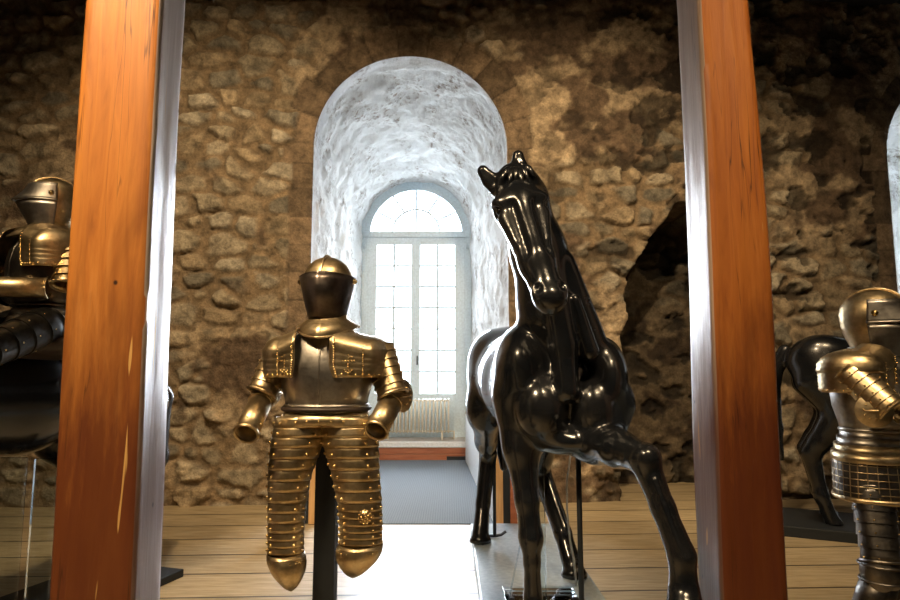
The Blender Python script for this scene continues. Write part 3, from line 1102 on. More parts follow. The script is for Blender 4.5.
s = SDF((-.5, -1.6, 0), (.5, 1.2, 2.4), .02)
V, Q = plain_horse(s)
LH = (-2.37, 3.42, .05)
h1 = np_mesh('horse_statue', V, Q, HORSE); h1.location = LH; h1.rotation_euler = (0, 0, -.30); h1.scale = (1.05, 1.05, .93)
tag(h1, 'dark horse statue carrying the rider behind the orange-brown post', 'horse statue')
h2 = h1.copy(); COL.objects.link(h2)
h2.scale = (1, 1, 1); h2.location = (3.82, 5.20, .085); h2.rotation_euler = (0, 0, math.radians(64))
tag(h2, 'black horse statue in shadow behind the standing dark armour', 'horse statue')

for (x, y, rz, z, hx, hy, lab) in ((LH[0], LH[1], -.30, .05, .33, 1.0, 'dark plinth under the mounted rider'), (3.82, 5.20, math.radians(64), .085, .40, 1.15, 'dark plinth under the shadowed horse at the right')):
    m = MB(); m.box((-hx, -hy, 0), (hx, hy, z))
    o = m.build('plinth', BLACK, smooth=False, bevel=.006); o.location = (x, y, 0); o.rotation_euler = (0, 0, rz)
    tag(o, lab, 'plinth')
# clear panels below the left horse
for px, Y, w, lab in ((12, 3.15, .07, 'clear acrylic prop at the left frame edge below the dark horse belly'), (46, 3.35, .06, 'clear acrylic prop nearest the orange-brown post')):
    a = P(px, 470, Y)
    m = MB(); m.box((a.x - w, Y - .012, .05), (a.x + w, Y + .012, a.z + .06))
    o = m.build('acrylic_prop', CLEAR, loc=(a.x, Y, .05), smooth=False, bevel=.004)
    tag(o, lab, 'prop', 'acrylic props under the left horse')


# ------------------------------------------------------------------ armour
def ring(cx, cy, z, rx, rf, rb, ridge=0.0, n=48, drop=0.0, dropb=0.0, a0=-PI, a1=PI, closed=True, pw=2.0, ridge_w=.55):
    """horizontal section, angle 0 faces forward (-Y)"""
    out = []
    cnt = n if closed else n + 1
    for k in range(cnt):
        t = a0 + (a1 - a0) * k / n
        c, s = math.cos(t), math.sin(t)
        q = (abs(c) ** pw + abs(s) ** pw) ** (-1 / pw) if pw != 2.0 else 1
        r = rf if c > 0 else rb
        g = 1 + ridge * max(0, 1 - abs(math.atan2(s, c)) / ridge_w)
        zz = z - (drop * max(0, c) ** 1.6 if c > 0 else dropb * (-c) ** 1.6)
        out.append(Vector((cx + rx * s * q, cy - r * c * q * g, zz)))
    return out


def torus_ring(mb, pts, r, mi=0, n=8):
    pts = [Vector(p) for p in pts]
    N = len(pts); rings = []
    c = sum(pts, Vector()) / N
    for i, p in enumerate(pts):
        d = (pts[(i + 1) % N] - pts[i - 1]).normalized()
        o = (p - c); o = (o - d * o.dot(d)).normalized(); u = d.cross(o)
        rings.append([p + (o * math.cos(t) + u * math.sin(t)) * r for t in [2 * PI * k / n for k in range(n)]])
    rings.append(rings[0])
    mb.loft(rings, True, (False, False), mi)


def limb_plate(name, parent, a, b, ra, rb, lames, mat, flat=1.0, rim=True, step=.006, rivets=True, side=None, n=28, open_front=False):
    """tube of overlapping lames between two points, open at both ends"""
    a = Vector(a); b = Vector(b); d = (b - a).normalized()
    s = Vector(side or (1, 0, 0)); s = (s - d * s.dot(d)).normalized(); u = d.cross(s)
    m = MB(); rings = []
    for k in range(lames):
        for q in (0.0, .5, .985):
            t = (k + q) / lames
            r = ra + (rb - ra) * t + step * (q - .5) * 2
            c = a + (b - a) * t
            rings.append([c + s * math.cos(w) * r + u * math.sin(w) * r * flat for w in [2 * PI * j / n for j in range(n)]])
    m.loft(rings)
    if rim:
        torus_ring(m, rings[-1], .006)
        torus_ring(m, rings[0], .004)
    if rivets:
        for k in range(lames):
            t = (k + .75) / lames
            r = ra + (rb - ra) * t + step * .5
            c = a + (b - a) * t
            for w in (.25, -.6, PI - .25, PI + .6, PI / 2, -PI / 2):
                nn = s * math.cos(w) + u * math.sin(w) * flat
                m.dome(c + nn * r, nn, .0042)
    return m.build(name, [mat, RIVET], parent, solid=.004, auto=math.radians(38))


def helmet(parent, c, style, mat, vmat, yaw=0.0, sc=1.0):
    """close helmet: skull, visor, pivots"""
    R = Matrix.Rotation(yaw, 3, 'Z')
    c = Vector(c)
    def T(rs): return [[c + R @ (p * sc) for p in r] for r in rs]
    prof = [(-.150, .070, .075, .085), (-.11, .072, .080, .095), (-.06, .088, .098, .115), (-.015, .100, .112, .125), (.02, .101, .114, .127), (.05, .094, .106, .118), (.078, .078, .088, .098), (.098, .054, .06, .07), (.110, .028, .03, .036), (.1145, .006, .006, .008)]
    m = MB()
    m.loft(T([ring(0, 0, z, rx, rf * .95, rb, .04, 56, ridge_w=.35) for z, rx, rf, rb in prof]), True, (True, True))
    # raised comb over the crown
    cp = [c + R @ (Vector((0, -.112 * math.sin(t) if t > 0 else -.124 * math.sin(t), .018 + .1 * math.cos(t))) * sc) for t in [(-1.4 + 2.9 * k / 22) for k in range(23)]]
    m.tube(cp, [.002 + .004 * math.sin(PI * k / 22) for k in range(23)], 8)
    m.tube([c + Vector((0, 0, .112)) * sc, c + Vector((0, 0, .125)) * sc], [.006, .002], 8)
    sk = m.build('helmet_skull', mat, parent)
    m = MB()
    if style == 'closed':
        # pointed visor with a strong middle keel
        rows = []
        for k in range(9):
            t = k / 8
            z = .026 - .160 * t
            rx = .108 - .036 * t; rf = .128 + .024 * math.sin(PI * min(1, t * 1.15)) - .034 * t
            rows.append(ring(0, 0, z, rx, rf, rf, .16 - .03 * t, 44, a0=-1.75, a1=1.75, closed=False, ridge_w=.9, drop=.0 if k else -.004))
        m.loft(T(rows), False)
        for side in (-1,):
            for i in range(4):
                for j in range(6):
                    a = side * (.35 + .13 * i); z = -.01 - .016 * j
                    t = (.026 - z) / .160
                    rx = .108 - .036 * t; rf = (.128 + .024 * math.sin(PI * min(1, t * 1.15)) - .034 * t) * (1 + (.16 - .03 * t) * max(0, 1 - abs(a) / .9))
                    p = Vector((rx * math.sin(a), -rf * math.cos(a), z))
                    m.dome(c + R @ (p * sc), R @ Vector((math.sin(a), -math.cos(a), 0)), .0042 * sc, 2, 6)
        m.tube([c + R @ ((r[22] + Vector((0, .002, 0))) * sc) for r in rows], .0035 * sc, 8)
        torus_edge = T(rows)[0]
        m.tube(torus_edge, .005 * sc, 8)
        m.tube(T(rows)[-1], .004 * sc, 8)
    elif style == 'beaked':
        rows = []
        for k in range(9):
            t = k / 8
            z = .062 - .085 * t
            rx = .104 + .006 * t; rf = .110 + .048 * t ** 1.5
            rows.append(ring(0, 0, z, rx, rf, rf, .10 * t, 44, a0=-1.7, a1=1.7, closed=False, ridge_w=1.0))
        m.loft(T(rows), False)
        m.tube(T(rows)[-1], .005 * sc, 8)
        m.tube(T(rows)[0], .004 * sc, 8)
        low = MB(); rows = []
        for k in range(9):
            t = k / 8
            z = -.034 - .115 * t
            rx = .104 - .03 * t; rf = .142 - .05 * t
            rows.append(ring(0, 0, z, rx, rf, rf, .10 * (1 - t), 44, a0=-1.7, a1=1.7, closed=False, ridge_w=1.0))
        low.loft(T(rows), False); low.tube(T(rows)[-1], .005 * sc, 8); low.tube(T(rows)[0], .004 * sc, 8)
        low.build('bevor', [vmat, RIVET, BLACK], parent, solid=.004)
    else:
        # burgonet: peak over an open face and cheek plates below
        rows = []
        for k in range(5):
            t = k / 4
            rows.append(ring(0, 0, .026 - .012 * t, .101 + .006 * t, .110 + .07 * t, .1, .0, 36, a0=-1.15, a1=1.15, closed=False))
        m.loft(T(rows), False); m.tube(T(rows)[-1], .004 * sc, 8)
        low = MB(); rows = []
        for k in range(8):
            t = k / 7
            rows.append(ring(0, 0, -.05 - .10 * t, .106 - .03 * t, .145 - .05 * t, .1, .10, 40, a0=-1.8, a1=1.8, closed=False, ridge_w=.9))
        low.loft(T(rows), False); low.tube(T(rows)[0], .005 * sc, 8); low.tube(T(rows)[-1], .005 * sc, 8)
        low.build('bevor', [vmat, RIVET, BLACK], parent, solid=.004)
        dk = MB(); dk.loft(T([ring(0, 0, z, .096, .106, .1, 0, 36, a0=-1.2, a1=1.2, closed=False) for z in (-.055, .02)]), False)
        dk.build('sight_shadow_lining', BLACK, parent)
    m.build('visor', [vmat, RIVET, BLACK], parent, solid=.004)
    for q in (-1, 1):
        m = MB(); p = c + R @ (Vector((q * .108, -.01, .012)) * sc); nn = R @ Vector((q, 0, 0))
        m.tube([p - nn * .012, p + nn * .008], .012 * sc, 14); m.dome(p + nn * .008, nn, .008, 0)
        m.build('visor_pivot', RIVET, parent)


def gorget(parent, c, mat, yaw=0.0, drop=.055, spread=1.0):
    c = Vector(c); R = Matrix.Rotation(yaw, 3, 'Z')
    m = MB()
    rs = [ring(0, 0, 0.02, .066, .074, .085, .05, 56), ring(0, 0, -.01, .070, .080, .085, .07, 56, .006), ring(0, 0, -.028, .096 * spread, .125, .10, .10, 56, .016), ring(0, 0, -.042, .122 * spread, .150, .112, .24, 56, drop, .0, ridge_w=1.2)]
    rs = [[c + R @ p for p in r] for r in rs]
    m.loft(rs); torus_ring(m, rs[-1], .005); torus_ring(m, rs[0], .004)
    return m.build('gorget', [mat, RIVET], parent, solid=.004)


def cuirass(parent, c, prof, mat, ridge=.08):
    """c: origin; prof rows: dz, half width, front depth, back depth"""
    m = MB(); rs = []
    for dz, rx, rf, rb in prof:
        rs.append([Vector(c) + p for p in ring(0, 0, dz, rx, rf, rb, ridge, 64, ridge_w=1.1, pw=2.35)])
    m.loft(rs, True, (True, True))
    torus_ring(m, rs[0], .008)
    m.tube([r[32] + Vector((0, .0025, 0)) for r in rs[:-2]], .0045, 8)
    return m.build('breastplate', [mat, RIVET], parent)


def pauldron(parent, sh, sgn, mat, inner=.125, ry=.105, rx=.085, zt=.06, zb=-.12, rot=0.0, cross=True, lames=4):
    """shoulder cap with a squared front wing, riveted border and cross-shaped rivet ornament"""
    sh = Vector(sh); R = Matrix.Rotation(rot, 3, 'Z')
    rows = []
    nv = 22
    def sec(v):
        if v < .4:
            t = v / .4 * PI / 2; f = math.sin(t) ** .75; z = zb * .18 + (zt - zb * .18) * math.cos(t)
        else:
            t = (v - .4) / .6; f = 1 - .06 * t; z = zb * .18 + (zb - zb * .18) * t
        f = max(f, .05)
        saw = (.004 if lames < 6 else .009) * ((v * lames * 2) % 1.0)
        pts = []
        yi = ry * f + saw
        n1, n2 = 10, 22
        crv = .025
        for k in range(n1):
            u = 1 - k / n1
            # the wing follows the chest, rounded at its lower inner corner
            x = -inner * u * (1 - .0 * v)
            pts.append(Vector((x, -yi - crv * u * .6, z + (.032 if v < .4 else .032 * (1 - (v - .4) / .6)) * u)))
        for k in range(n2 + 1):
            a = -PI / 2 + PI * k / n2
            pts.append(Vector((rx * f * math.cos(a) + saw * math.cos(a), yi * math.sin(a), z)))
        for k in range(1, n1 + 1):
            u = k / n1
            pts.append(Vector((-inner * .8 * u, yi, z + .01 * u)))
        return pts
    for i in range(nv + 1): rows.append(sec(i / nv))
    # round the lower inner corner of the wing
    for i, r in enumerate(rows):
        v = i / nv
        for j in range(10):
            u = 1 - j / 10
            if v > .8 and u > .6: r[j].x += (u - .6) * (v - .8) * 1.2 * inner
    rows = [[sh + R @ Vector((p.x * sgn, p.y, p.z)) for p in r] for r in rows]
    m = MB()
    if sgn < 0: rows = [list(reversed(r)) for r in rows]
    m.loft(rows, False)
    j0 = 0 if sgn > 0 else len(rows[0]) - 1
    edge = [r[j0] for r in rows[6:]]
    brd = rows[-1]
    m.tube(edge, .004, 6); m.tube(brd, .004, 6)
    out = Vector((0, -1, 0)); out = R @ out
    stp = 1 if sgn > 0 else -1
    for r in rows[7:]:
        m.dome(r[j0 + stp * 1] + out * .003, out, .0056)
        m.dome(r[j0 + stp * 9] + out * .003, out, .0036)
    L = len(brd)
    for k in range(1, L - 9, 2):
        j = k if sgn > 0 else L - 1 - k
        p = rows[-2][j]; nn = (p - sh); nn.z = 0
        if k < 10: nn = out
        m.dome(p + Vector(nn).normalized() * .003, nn, .0052)
    if cross:
        jc = 5 if sgn > 0 else L - 6
        p = rows[16][jc] + out * .003
        for dx, dz in [(0, i * .011) for i in range(-3, 4)] + [(-.022, .012), (-.011, .012), (.011, .012), (.022, .012), (-.012, .026), (.012, .026), (-.014, -.022), (.014, -.022), (-.007, -.03), (.007, -.03)]:
            m.dome(p + Vector((dx, 0, dz)), out, .004)
    return m.build('pauldron', [mat, RIVET], parent, solid=.004)


def couter(parent, p, r, mat, axis=(0, -1, 0), wing=None):
    """elbow cop with a fan wing"""
    p = Vector(p)
    p = p + Vector((0, .035, .0)); r = r * .95
    m = MB()
    m.sphere(p, (r, r, r), 22, 12)
    torus_ring(m, [p + Vector((r * 1.02 * math.cos(t), r * 1.02 * math.sin(t), 0)) for t in [2 * PI * k / 28 for k in range(28)]], .005)
    if wing:
        w = Vector(wing).normalized()
        a = w.orthogonal().normalized(); b = w.cross(a)
        rr = [[p + w * (r * .75 + .014 * (1 - q * q)) + (a * math.cos(t) + b * math.sin(t)) * r * 1.15 * q for t in [2 * PI * k / 24 for k in range(24)]] for q in (.1, .4, .7, 1.0)]
        m.loft(rr, True, (True, False))
        for k in range(10):
            t = 2 * PI * k / 10
            m.dome(p + w * (r * .75 + .012) + (a * math.cos(t) + b * math.sin(t)) * r * .6, w, .0042)
        m.dome(p + w * (r * .75 + .015), w, .006)
    return m.build('elbow_cop', [mat, RIVET], parent)


def arm(parent, sh, el, wr, mat, r=(.062, .052, .050, .040), lames=5, wing=None, step=.006):
    sh, el, wr = Vector(sh), Vector(el), Vector(wr)
    limb_plate('upper_arm', parent, sh, sh + (el - sh) * .98 + Vector((0, -.03, 0)), r[0], r[1], lames, mat, step=step)
    couter(parent, el, r[1] * 1.06, mat, wing=wing)
    f0 = el + (wr - el) * .22
    limb_plate('forearm', parent, f0, wr, r[2], r[3], 1, mat, step=.002)


def laminated_leg(parent, pts, mat, n_l=13, knee=True, tip=None):
    """long laminated tasset from hip to knee; pts = list of (centre, half width, half depth)"""
    pts = [(Vector(c), w, d) for c, w, d in pts]
    def at(t):
        x = t * (len(pts) - 1); i = min(int(x), len(pts) - 2); f = x - i
        return pts[i][0].lerp(pts[i + 1][0], f), pts[i][1] * (1 - f) + pts[i + 1][1] * f, pts[i][2] * (1 - f) + pts[i + 1][2] * f
    top = None
    for k in range(n_l):
        m = MB(); rings = []
        for q in (-.12, .3, .7, 1.0):
            t = min(1, max(0, (k + q) / n_l))
            c, w, d = at(t)
            g = .0035 * (q - .3)
            rings.append([c + v for v in ring(0, 0, 0, w + g, d + g, d * .8, .03, 36, drop=-.006, ridge_w=.8)])
        m.loft(rings)
        torus_ring(m, rings[-1], .0014, 0, 6)
        t = (k + .6) / n_l
        c, w, d = at(t)
        for a in (-1.25, -.70, .70, 1.25):
            if a == 0.0 and k % 1: continue
            s_, c_ = math.sin(a), math.cos(a)
            if a == 0.0: continue
            m.dome(c + Vector((w * s_ * 1.02 + .003 * s_, -d * c_ * 1.03 - .003 * c_, .002)), (s_, -c_, 0), .0066)
        o = m.build('tasset' if top is None else 'tasset_lame', [mat, RIVET], top or parent, solid=.003)
        if top is None: top = o
    if knee:
        c, w, d = pts[-1]
        m = MB(); rings = []
        tip = Vector(tip)
        H = c.z - tip.z
        for k in range(12):
            t = k / 11
            cc = c.lerp(Vector((tip.x, tip.y, tip.z)), t)
            f = float(np.interp(t, [0, .15, .3, .5, .7, .85, .95, 1], [1, 1.05, 1.03, .90, .66, .42, .22, .04]))
            rings.append([cc + v for v in ring(0, 0, 0, w * f + .003, d * f * 1.12 + .003, d * .75 * f, .06, 36, ridge_w=.8)])
        m.loft(rings, True, (False, True))
        torus_ring(m, rings[1], .004); torus_ring(m, rings[4], .003)
        for a in [(-1.3 + 2.6 * k / 9) for k in range(10)]:
            m.dome(rings[2][0] * 0 + c.lerp(tip, 2 / 11) + Vector((w * 1.1 * math.sin(a), -d * 1.25 * math.cos(a), 0)), (math.sin(a), -math.cos(a), 0), .0042)
        m.build('knee_cop', [mat, RIVET], parent, solid=.003)


# ---- the half armour on the black post
AY = 2.5
A0 = P(328, 284, AY)
base = Vector((A0.x, AY, 0))
arm1 = empty('suit_of_armour', (base.x, base.y, P(0, 590, AY).z), 0, 'gilt half armour without feet mounted on the black stand before the window', 'armour')
bL = Vector(arm1.location)


def q(px, py, dy=0.0):
    return P(px, py, AY + dy) - bL


helmet(arm1, q(328, 285), 'closed', BRASS, VISOR, yaw=-.06)
gorget(arm1, q(329, 316), BRASS, -.04, .055, 1.0)
wc = q(327, 405)
cuirass(arm1, wc, [(.0, .160, .120, .11), (.03, .164, .128, .115), (.09, .182, .146, .13), (.15, .188, .150, .135), (.21, .178, .138, .130), (.26, .150, .115, .110), (.295, .105, .088, .085), (.315, .075, .07, .07)], STEEL, .15)
pauldron(arm1, q(287, 350), -1, BRASS, inner=.070, ry=.158, rx=.080, zt=.052, zb=-.105)
pauldron(arm1, q(372, 350), 1, BRASS, inner=.135, ry=.158, rx=.066, zt=.052, zb=-.105)
arm(arm1, q(282, 352), q(264, 394, -.03), q(246, 434, -.20), BRASS, (.068, .056, .047, .041), 5, wing=(-1, -.3, 0), step=.003)
arm(arm1, q(378, 350), q(394, 396, -.02), q(376, 431, -.17), BRASS, (.068, .057, .049, .041), 6, wing=(1, -.6, 0), step=.003)
# waist belt
m = MB(); rr = [wc + p for p in ring(0, 0, -.012, .168, .140, .12, .08, 64, ridge_w=1.1, pw=2.35)]
torus_ring(m, rr, .009); m.build('waist_strap', LEATHER, arm1)
# skirt lames
for k in range(2):
    m = MB(); rings = []
    for t in (0, .5, 1):
        z = -.016 - .028 * k - .036 * t
        g = .010 * k + .010 * t
        rings.append([wc + p for p in ring(0, 0, z, .160 + g, .125 + g, .12 + g, .07, 64, drop=-.016 * k, ridge_w=1.1, pw=2.3)])
    m.loft(rings); torus_ring(m, rings[-1], .003)
    for a in [(-1.5 + 3.0 * i / 12) for i in range(13)]:
        g = .012 * k + .011
        m.dome(wc + Vector(((.164 + g) * math.sin(a), -(.132 + g) * math.cos(a), -.042 - .028 * k + .016 * k * max(0, math.cos(a)) ** 1.6)), (math.sin(a), -math.cos(a), 0), .006)
    m.build('skirt_lame', [BRASS, RIVET], arm1, solid=.003)
u = 1 / 248.0
laminated_leg(arm1, [(q(305, 417, -.03), 27 * u, .100), (q(297, 444, -.04), 24 * u, .094), (q(290, 475, -.05), 19.5 * u, .083), (q(287, 505, -.05), 17 * u, .074), (q(286, 532, -.05), 16 * u, .068), (q(286, 552, -.05), 16 * u, .066)], BRASS, 14, True, q(291, 590, -.08))
laminated_leg(arm1, [(q(347, 417, -.03), 28 * u, .100), (q(351, 444, -.04), 26 * u, .094), (q(356, 475, -.05), 22 * u, .083), (q(360, 505, -.05), 20 * u, .074), (q(361, 525, -.05), 19.5 * u, .070), (q(361, 543, -.05), 19.5 * u, .068)], BRASS, 14, True, q(353, 577, -.07))
# rosettes of rivets beside the knees
for (px, py, dy) in ((275, 528, -.10), (365, 517, -.126)):
    m = MB(); c = q(px, py, dy)
    nn = Vector((-.6 if px < 300 else .1, -1, 0))
    a = nn.normalized().orthogonal().normalized(); b = nn.normalized().cross(a)
    m.tube([c + nn.normalized() * -.012, c + nn.normalized() * .003], .026, 20)
    m.dome(c + nn.normalized() * .003, nn, .007)
    for rad, cnt in ((.013, 7), (.024, 11)):
        for k in range(cnt):
            t = 2 * PI * k / cnt
            m.dome(c + nn.normalized() * .004 + (a * math.cos(t) + b * math.sin(t)) * rad, nn, .0045)
    m.build('knee_rosette', [BRASS, RIVET], arm1)

# black stand
sx = P(327, 500, AY + .05).x
sd_ = empty('display_stand', (sx, AY + .05, 0), 0, 'square black post stand that holds up the gilt half armour', 'stand')
L = sd_.location
m = MB(); m.box((-.041, -.041, .012), (.041, .041, 1.28)); m.build('stand_post', BLACK, sd_, smooth=False, bevel=.003)
m = MB(); m.box((-.26, -.26, 0), (.26, .26, .012)); m.build('base_plate', BLACK, sd_, smooth=False, bevel=.003)
m = MB(); m.box((-.12, -.02, 1.28), (.12, .02, 1.32)); m.build('cross_bar', BLACK, sd_, smooth=False, bevel=.003)


# ---- rider at the left
RY = 3.15
hc = P(53, 200, RY)
rid = empty('mounted_armour', (hc.x, RY, 1.55), math.radians(-28), 'gilt and steel armour seated on the dark horse behind the orange-brown post', 'armour')
RM = Matrix.Rotation(math.radians(28), 3, 'Z')


def rl(px, py, Y):
    return RM @ (P(px, py, Y) - Vector(rid.location))


hz = hc.z - 1.55
helmet(rid, (0, 0, hz), 'beaked', BRASS, STEEL, yaw=-.5)
gorget(rid, (0, 0, hz - .13), BRASS, -.2, .05, 1.0)
cuirass(rid, (0, 0, hz - .56), [(.0, .150, .125, .11), (.04, .156, .13, .115), (.12, .182, .155, .13), (.2, .19, .16, .135), (.28, .180, .145, .130), (.33, .150, .115, .11), (.36, .105, .09, .085), (.385, .075, .07, .07)], DARKST, .15)
for sg in (-1, 1):
    pauldron(rid, (sg * .17, -.01, hz - .26), sg, BRASS, inner=.075, ry=.165, rx=.075, zt=.075, zb=-.12, cross=False)
arm(rid, (.20, .0, hz - .28), (.25, -.02, hz - .48), (-.08, -.34, hz - .49), BRASS, (.064, .056, .052, .045), 5, wing=(1, 0, 0))
arm(rid, (-.20, .0, hz - .28), (-.26, -.06, hz - .48), (-.30, -.36, hz - .44), DARKST, (.064, .056, .052, .042), 5, wing=(-1, 0, 0))
for k in range(3):
    m = MB(); rings = [[Vector((0, 0, hz - .56)) + p for p in ring(0, 0, -.01 - .035 * k - .045 * t, .155 + .014 * k + .018 * t, .13 + .014 * k + .018 * t, .12 + .012 * k, .06, 48)] for t in (0, .5, 1)]
    m.loft(rings); torus_ring(m, rings[-1], .003); m.build('skirt_lame', [STEEL, RIVET], rid, solid=.003)
for sg in (-1, 1):
    hp = Vector((sg * .13, -.05, hz - .66)); kn = Vector((sg * .31, -.47, hz - .84)); ft = Vector((sg * .34, -.50, hz - 1.28))
    limb_plate('cuisse', rid, hp, kn, .098, .072, 5, NIGHT, side=(0, 0, 1), step=.003)
    couter(rid, kn, .072, NIGHT, wing=(sg, -.4, 0)).name = 'knee_cop'
    limb_plate('greave', rid, kn.lerp(ft, .1), ft, .062, .045, 2, NIGHT, step=.003)
    m = MB(); m.tube([ft + Vector((0, .05, -.03)), ft + Vector((0, -.06, -.05)), ft + Vector((sg * .02, -.2, -.07))], [.045, .046, .02], 14); m.build('sabaton', NIGHT, rid)
m = MB()
m.sphere((0, .05, hz - .75), (.24, .34, .08), 26, 12)
m.tube([(-.2, -.24, hz - .78), (0, -.3, hz - .70), (.2, -.24, hz - .78)], .045, 12)
m.tube([(-.22, .30, hz - .74), (0, .38, hz - .64), (.22, .30, hz - .74)], .05, 12)
o = m.build('saddle', LEATHER); o.location = rid.location; o.rotation_euler = (0, 0, math.radians(-30))
tag(o, 'dark saddle between the mounted armour and its horse', 'saddle')


# ---- standing armour at the right
GY = 2.7
gc = P(864, 318, GY)
st2 = empty('suit_of_armour', (gc.x, GY, 0), math.radians(38), 'full dark gilt armour with folded arms standing at the right edge', 'armour')
z0 = gc.z
helmet(st2, (.045, -.03, z0), 'beaked', BRASS, STEEL, yaw=.2, sc=1.10)
gorget(st2, (.02, -.01, z0 - .15), STEEL, 0, .05, 1.1)
cuirass(st2, (0, 0, z0 - .475), [(.0, .150, .13, .11), (.034, .158, .142, .115), (.10, .185, .16, .13), (.165, .195, .165, .135), (.225, .185, .15, .130), (.27, .155, .12, .115), (.30, .11, .10, .09), (.32, .08, .075, .075)], STEEL, .14)
for sg in (-1, 1):
    pauldron(st2, (sg * .195, .0, z0 - .205), sg, STEEL if sg > 0 else BRASS, inner=.085, ry=.118, rx=.080, zt=.055, zb=-.11, cross=False, lames=6)
arm(st2, (-.225, 0, z0 - .23), (-.225, -.12, z0 - .385), (.03, -.30, z0 - .385), BRASS, (.068, .056, .056, .042), 6, wing=(-1, -.3, 0), step=.003)
arm(st2, (.225, 0, z0 - .23), (.225, -.12, z0 - .41), (.0, -.30, z0 - .45), STEEL, (.066, .056, .052, .042), 6, wing=(1, 0, 0))
for sg, wr in ((-1, Vector((.03, -.30, z0 - .385))), (1, Vector((.0, -.30, z0 - .45)))):
    # gauntlets: cuff, palm and curled fingers with a thumb
    d = Vector((-sg * .8, -.25, 0)).normalized()
    m = MB(); m.tube([wr, wr + d * .06, wr + d * .10], [.046, .046, .036], 14)
    gn = m.build('gauntlet', STEEL, st2)
    for k in range(4):
        m = MB(); b = wr + d * .10 + Vector((0, 0, .026 - .018 * k))
        ln = (.075, .085, .08, .065)[k]
        m.tube([b, b + d * ln * .5 + Vector((0, -.008, 0)), b + d * ln * .8 + Vector((0, .02, -.004)), b + d * ln * .85 + Vector((0, .04, -.01))], [.012, .0115, .010, .006], 10)
        m.build('finger', STEEL, gn)
    m = MB(); b = wr + d * .05 + Vector((0, 0, .035)); m.tube([b, b + d * .035 + Vector((0, -.01, .022)), b + d * .065 + Vector((0, -.005, .022))], [.014, .012, .007], 10); m.build('thumb', STEEL, gn)
# skirt lames then the deep chequered skirt
for k in range(4):
    m = MB(); rings = [[Vector((0, 0, z0 - .47)) + p for p in ring(0, 0, -.005 - .03 * k - .036 * t, .150 + .012 * k + .014 * t, .13 + .012 * k + .014 * t, .115 + .012 * k, .05, 48)] for t in (0, .5, 1)]
    m.loft(rings); torus_ring(m, rings[-1], .003); m.build('skirt_lame', [STEEL if k < 2 else BRASS, RIVET], st2, solid=.003)
m = MB()
rings = []
for t in np.linspace(0, 1, 7):
    rings.append([Vector((0, 0, z0 - .585)) + p for p in ring(0, 0, -.165 * t, .188 + .015 * t, .165 + .015 * t, .15, .02, 64)])
m.loft(rings)
for r in rings: torus_ring(m, r, .0042, 1, 5)
for j in range(0, 64, 2): m.tube([r[j] for r in rings], .0042, 5, False, 1)
m.build('chequered_skirt', [DARKST, BRASS], st2, solid=.003)
m = MB(); torus_ring(m, rings[-1], .011); m.build('skirt_hem', BRASS, st2)
for sg in (-1, 1):
    hp = Vector((sg * .120, -.02, z0 - .70)); kn = Vector((sg * .165, -.05, .56)); an = Vector((sg * .175, .0, .12))
    limb_plate('cuisse', st2, hp, kn + Vector((0, 0, .04)), .080, .068, 6, DARKST, step=.003)
    m = MB(); m.sphere(kn, (.072, .078, .075), 22, 12)
    w = Vector((sg, -.2, 0)).normalized(); a = Vector((0, 0, 1)); b = w.cross(a)
    rr = [[kn + w * (.06 + .014 * (1 - q_ * q_)) + (a * math.cos(t) * .062 + b * math.sin(t) * .05) * q_ for t in [2 * PI * k / 24 for k in range(24)]] for q_ in (.1, .5, 1.0)]
    m.loft(rr, True, (True, False))
    torus_ring(m, [kn + Vector((.074 * math.cos(t), .08 * math.sin(t), .03)) for t in [2 * PI * k / 28 for k in range(28)]], .005)
    torus_ring(m, [kn + Vector((.074 * math.cos(t), .08 * math.sin(t), -.03)) for t in [2 * PI * k / 28 for k in range(28)]], .005)
    for k in range(5): m.dome(kn + Vector((.03 * (k - 2) * .6, -.078, .01)), (0, -1, 0), .006)
    m.build('knee_cop', [DARKST, RIVET], st2)
    m = MB(); rr = []
    for z, w_, d_, oy in ((.53, .058, .062, -.04), (.46, .060, .066, -.02), (.38, .064, .072, .0), (.30, .058, .064, .005), (.2, .046, .05, .0), (.13, .044, .05, -.005)):
        rr.append([Vector((sg * (.165 + .01 * (.53 - z) / .4), oy, 0)) + p for p in ring(0, 0, z, w_, d_, d_ * 1.05, .06, 32)])
    m.loft(rr); torus_ring(m, rr[-1], .004); torus_ring(m, rr[0], .004); m.build('greave', [DARKST, RIVET], st2, solid=.003)
    m = MB()
    m.tube([an + Vector((0, .06, -.06)), an + Vector((0, .0, -.05)), an + Vector((sg * .01, -.1, -.072)), an + Vector((sg * .02, -.18, -.083)), an + Vector((sg * .02, -.215, -.09))], [.044, .055, .046, .036, .022], 16)
    m.build('sabaton', DARKST, st2)

# ------------------------------------------------------------------ light
w = bpy.data.worlds.new('sky'); SC.world = w
w.use_nodes = True
bg = w.node_tree.nodes['Background']
wt = w.node_tree
geo = wt.nodes.new('ShaderNodeTexCoord')
sep = wt.nodes.new('ShaderNodeSeparateXYZ'); wt.links.new(geo.outputs['Generated'], sep.inputs[0])
rmp = wt.nodes.new('ShaderNodeValToRGB')
mp = wt.nodes.new('ShaderNodeMapRange'); mp.inputs[1].default_value = -1; mp.inputs[2].default_value = 1
wt.links.new(sep.outputs[2], mp.inputs[0]); wt.links.new(mp.outputs[0], rmp.inputs[0])
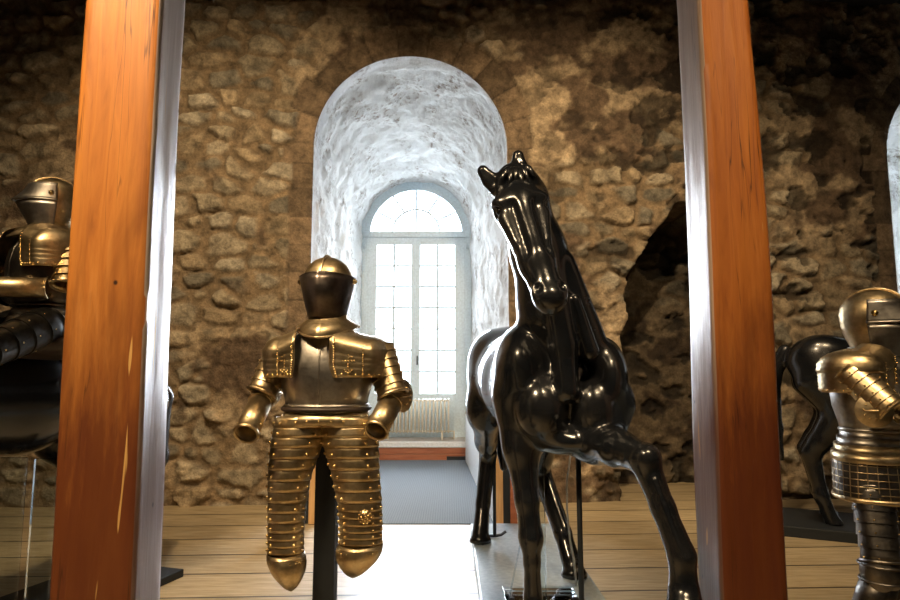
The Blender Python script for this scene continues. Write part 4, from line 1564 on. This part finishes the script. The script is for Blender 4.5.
# sky graded for the lighting: dimmer band behind the glazing, brightened above and below
el = rmp.color_ramp.elements
for _ in range(4): el.new(.5)
for e, (p, c) in zip(el, ((.30, (.30, .33, .35)), (.47, (.150, .172, .186)), (.50, (.150, .172, .186)), (.63, (.165, .186, .20)), (.68, (.36, .40, .43)), (1.0, (.38, .42, .45)))):
    e.position = p; e.color = (*c, 1)
wt.links.new(rmp.outputs[0], bg.inputs[0])
bg.inputs[1].default_value = 54.0


def portal(cx):
    l = bpy.data.lights.new('sky_portal', 'AREA'); l.shape = 'RECTANGLE'; l.size = 1.8; l.size_y = 4.4
    l.cycles.is_portal = True
    o = bpy.data.objects.new('sky_portal', l); COL.objects.link(o)
    o.location = (axis_x(cx, WIN_Y), WIN_Y + .35, 2.45); o.rotation_euler = (-PI / 2, 0, 0)


for cx, r in ARCHES: portal(cx)

# added unseen sun lamp, very broad: strengthens the window daylight on the post sides
sl_ = bpy.data.lights.new('daylight_boost', 'SUN'); sl_.energy = 24.0; sl_.angle = math.radians(50); sl_.color = (.90, .95, 1.0)
so_ = bpy.data.objects.new('daylight_boost', sl_); COL.objects.link(so_)
so_.location = (-.5, 14, 5)
so_.rotation_euler = Vector((.03, -1.0, -.27)).to_track_quat('-Z', 'Y').to_euler()

WARM = (1.0, .74, .44)


def spot(loc, target, power, angle, blend=.8, col=WARM, size=.08):
    l = bpy.data.lights.new('ceiling_spot', 'SPOT'); l.energy = power; l.color = col
    l.spot_size = math.radians(angle); l.spot_blend = blend; l.shadow_soft_size = size
    o = bpy.data.objects.new('ceiling_spot', l); COL.objects.link(o)
    o.location = loc
    o.rotation_euler = (Vector(target) - Vector(loc)).to_track_quat('-Z', 'Y').to_euler()


spot((-1.4, 2.5, 5.0), (-2.05, 6.6, 2.1), 800, 88, 1.0)
spot((1.0, 2.9, 5.0), (1.25, 6.6, 2.4), 720, 86, 1.0)
spot((3.0, 3.4, 5.0), (3.7, 6.6, 1.9), 180, 80, 1.0)
spot((-2.0, 0.5, 4.8), (-.5, 2.5, 1.2), 600, 60, size=.3)
spot((0.9, 0.4, 4.8), (.6, 3.0, 1.6), 420, 60, size=.3)
spot((1.6, 0.3, 4.8), (1.9, 2.7, 1.2), 140, 50, size=.3)
spot((-1.8, 0.2, 4.8), (-1.5, 2.3, 1.6), 480, 60, size=.3)
spot((2.2, 4.0, 4.85), (1.6, 5.0, 0), 200, 70)
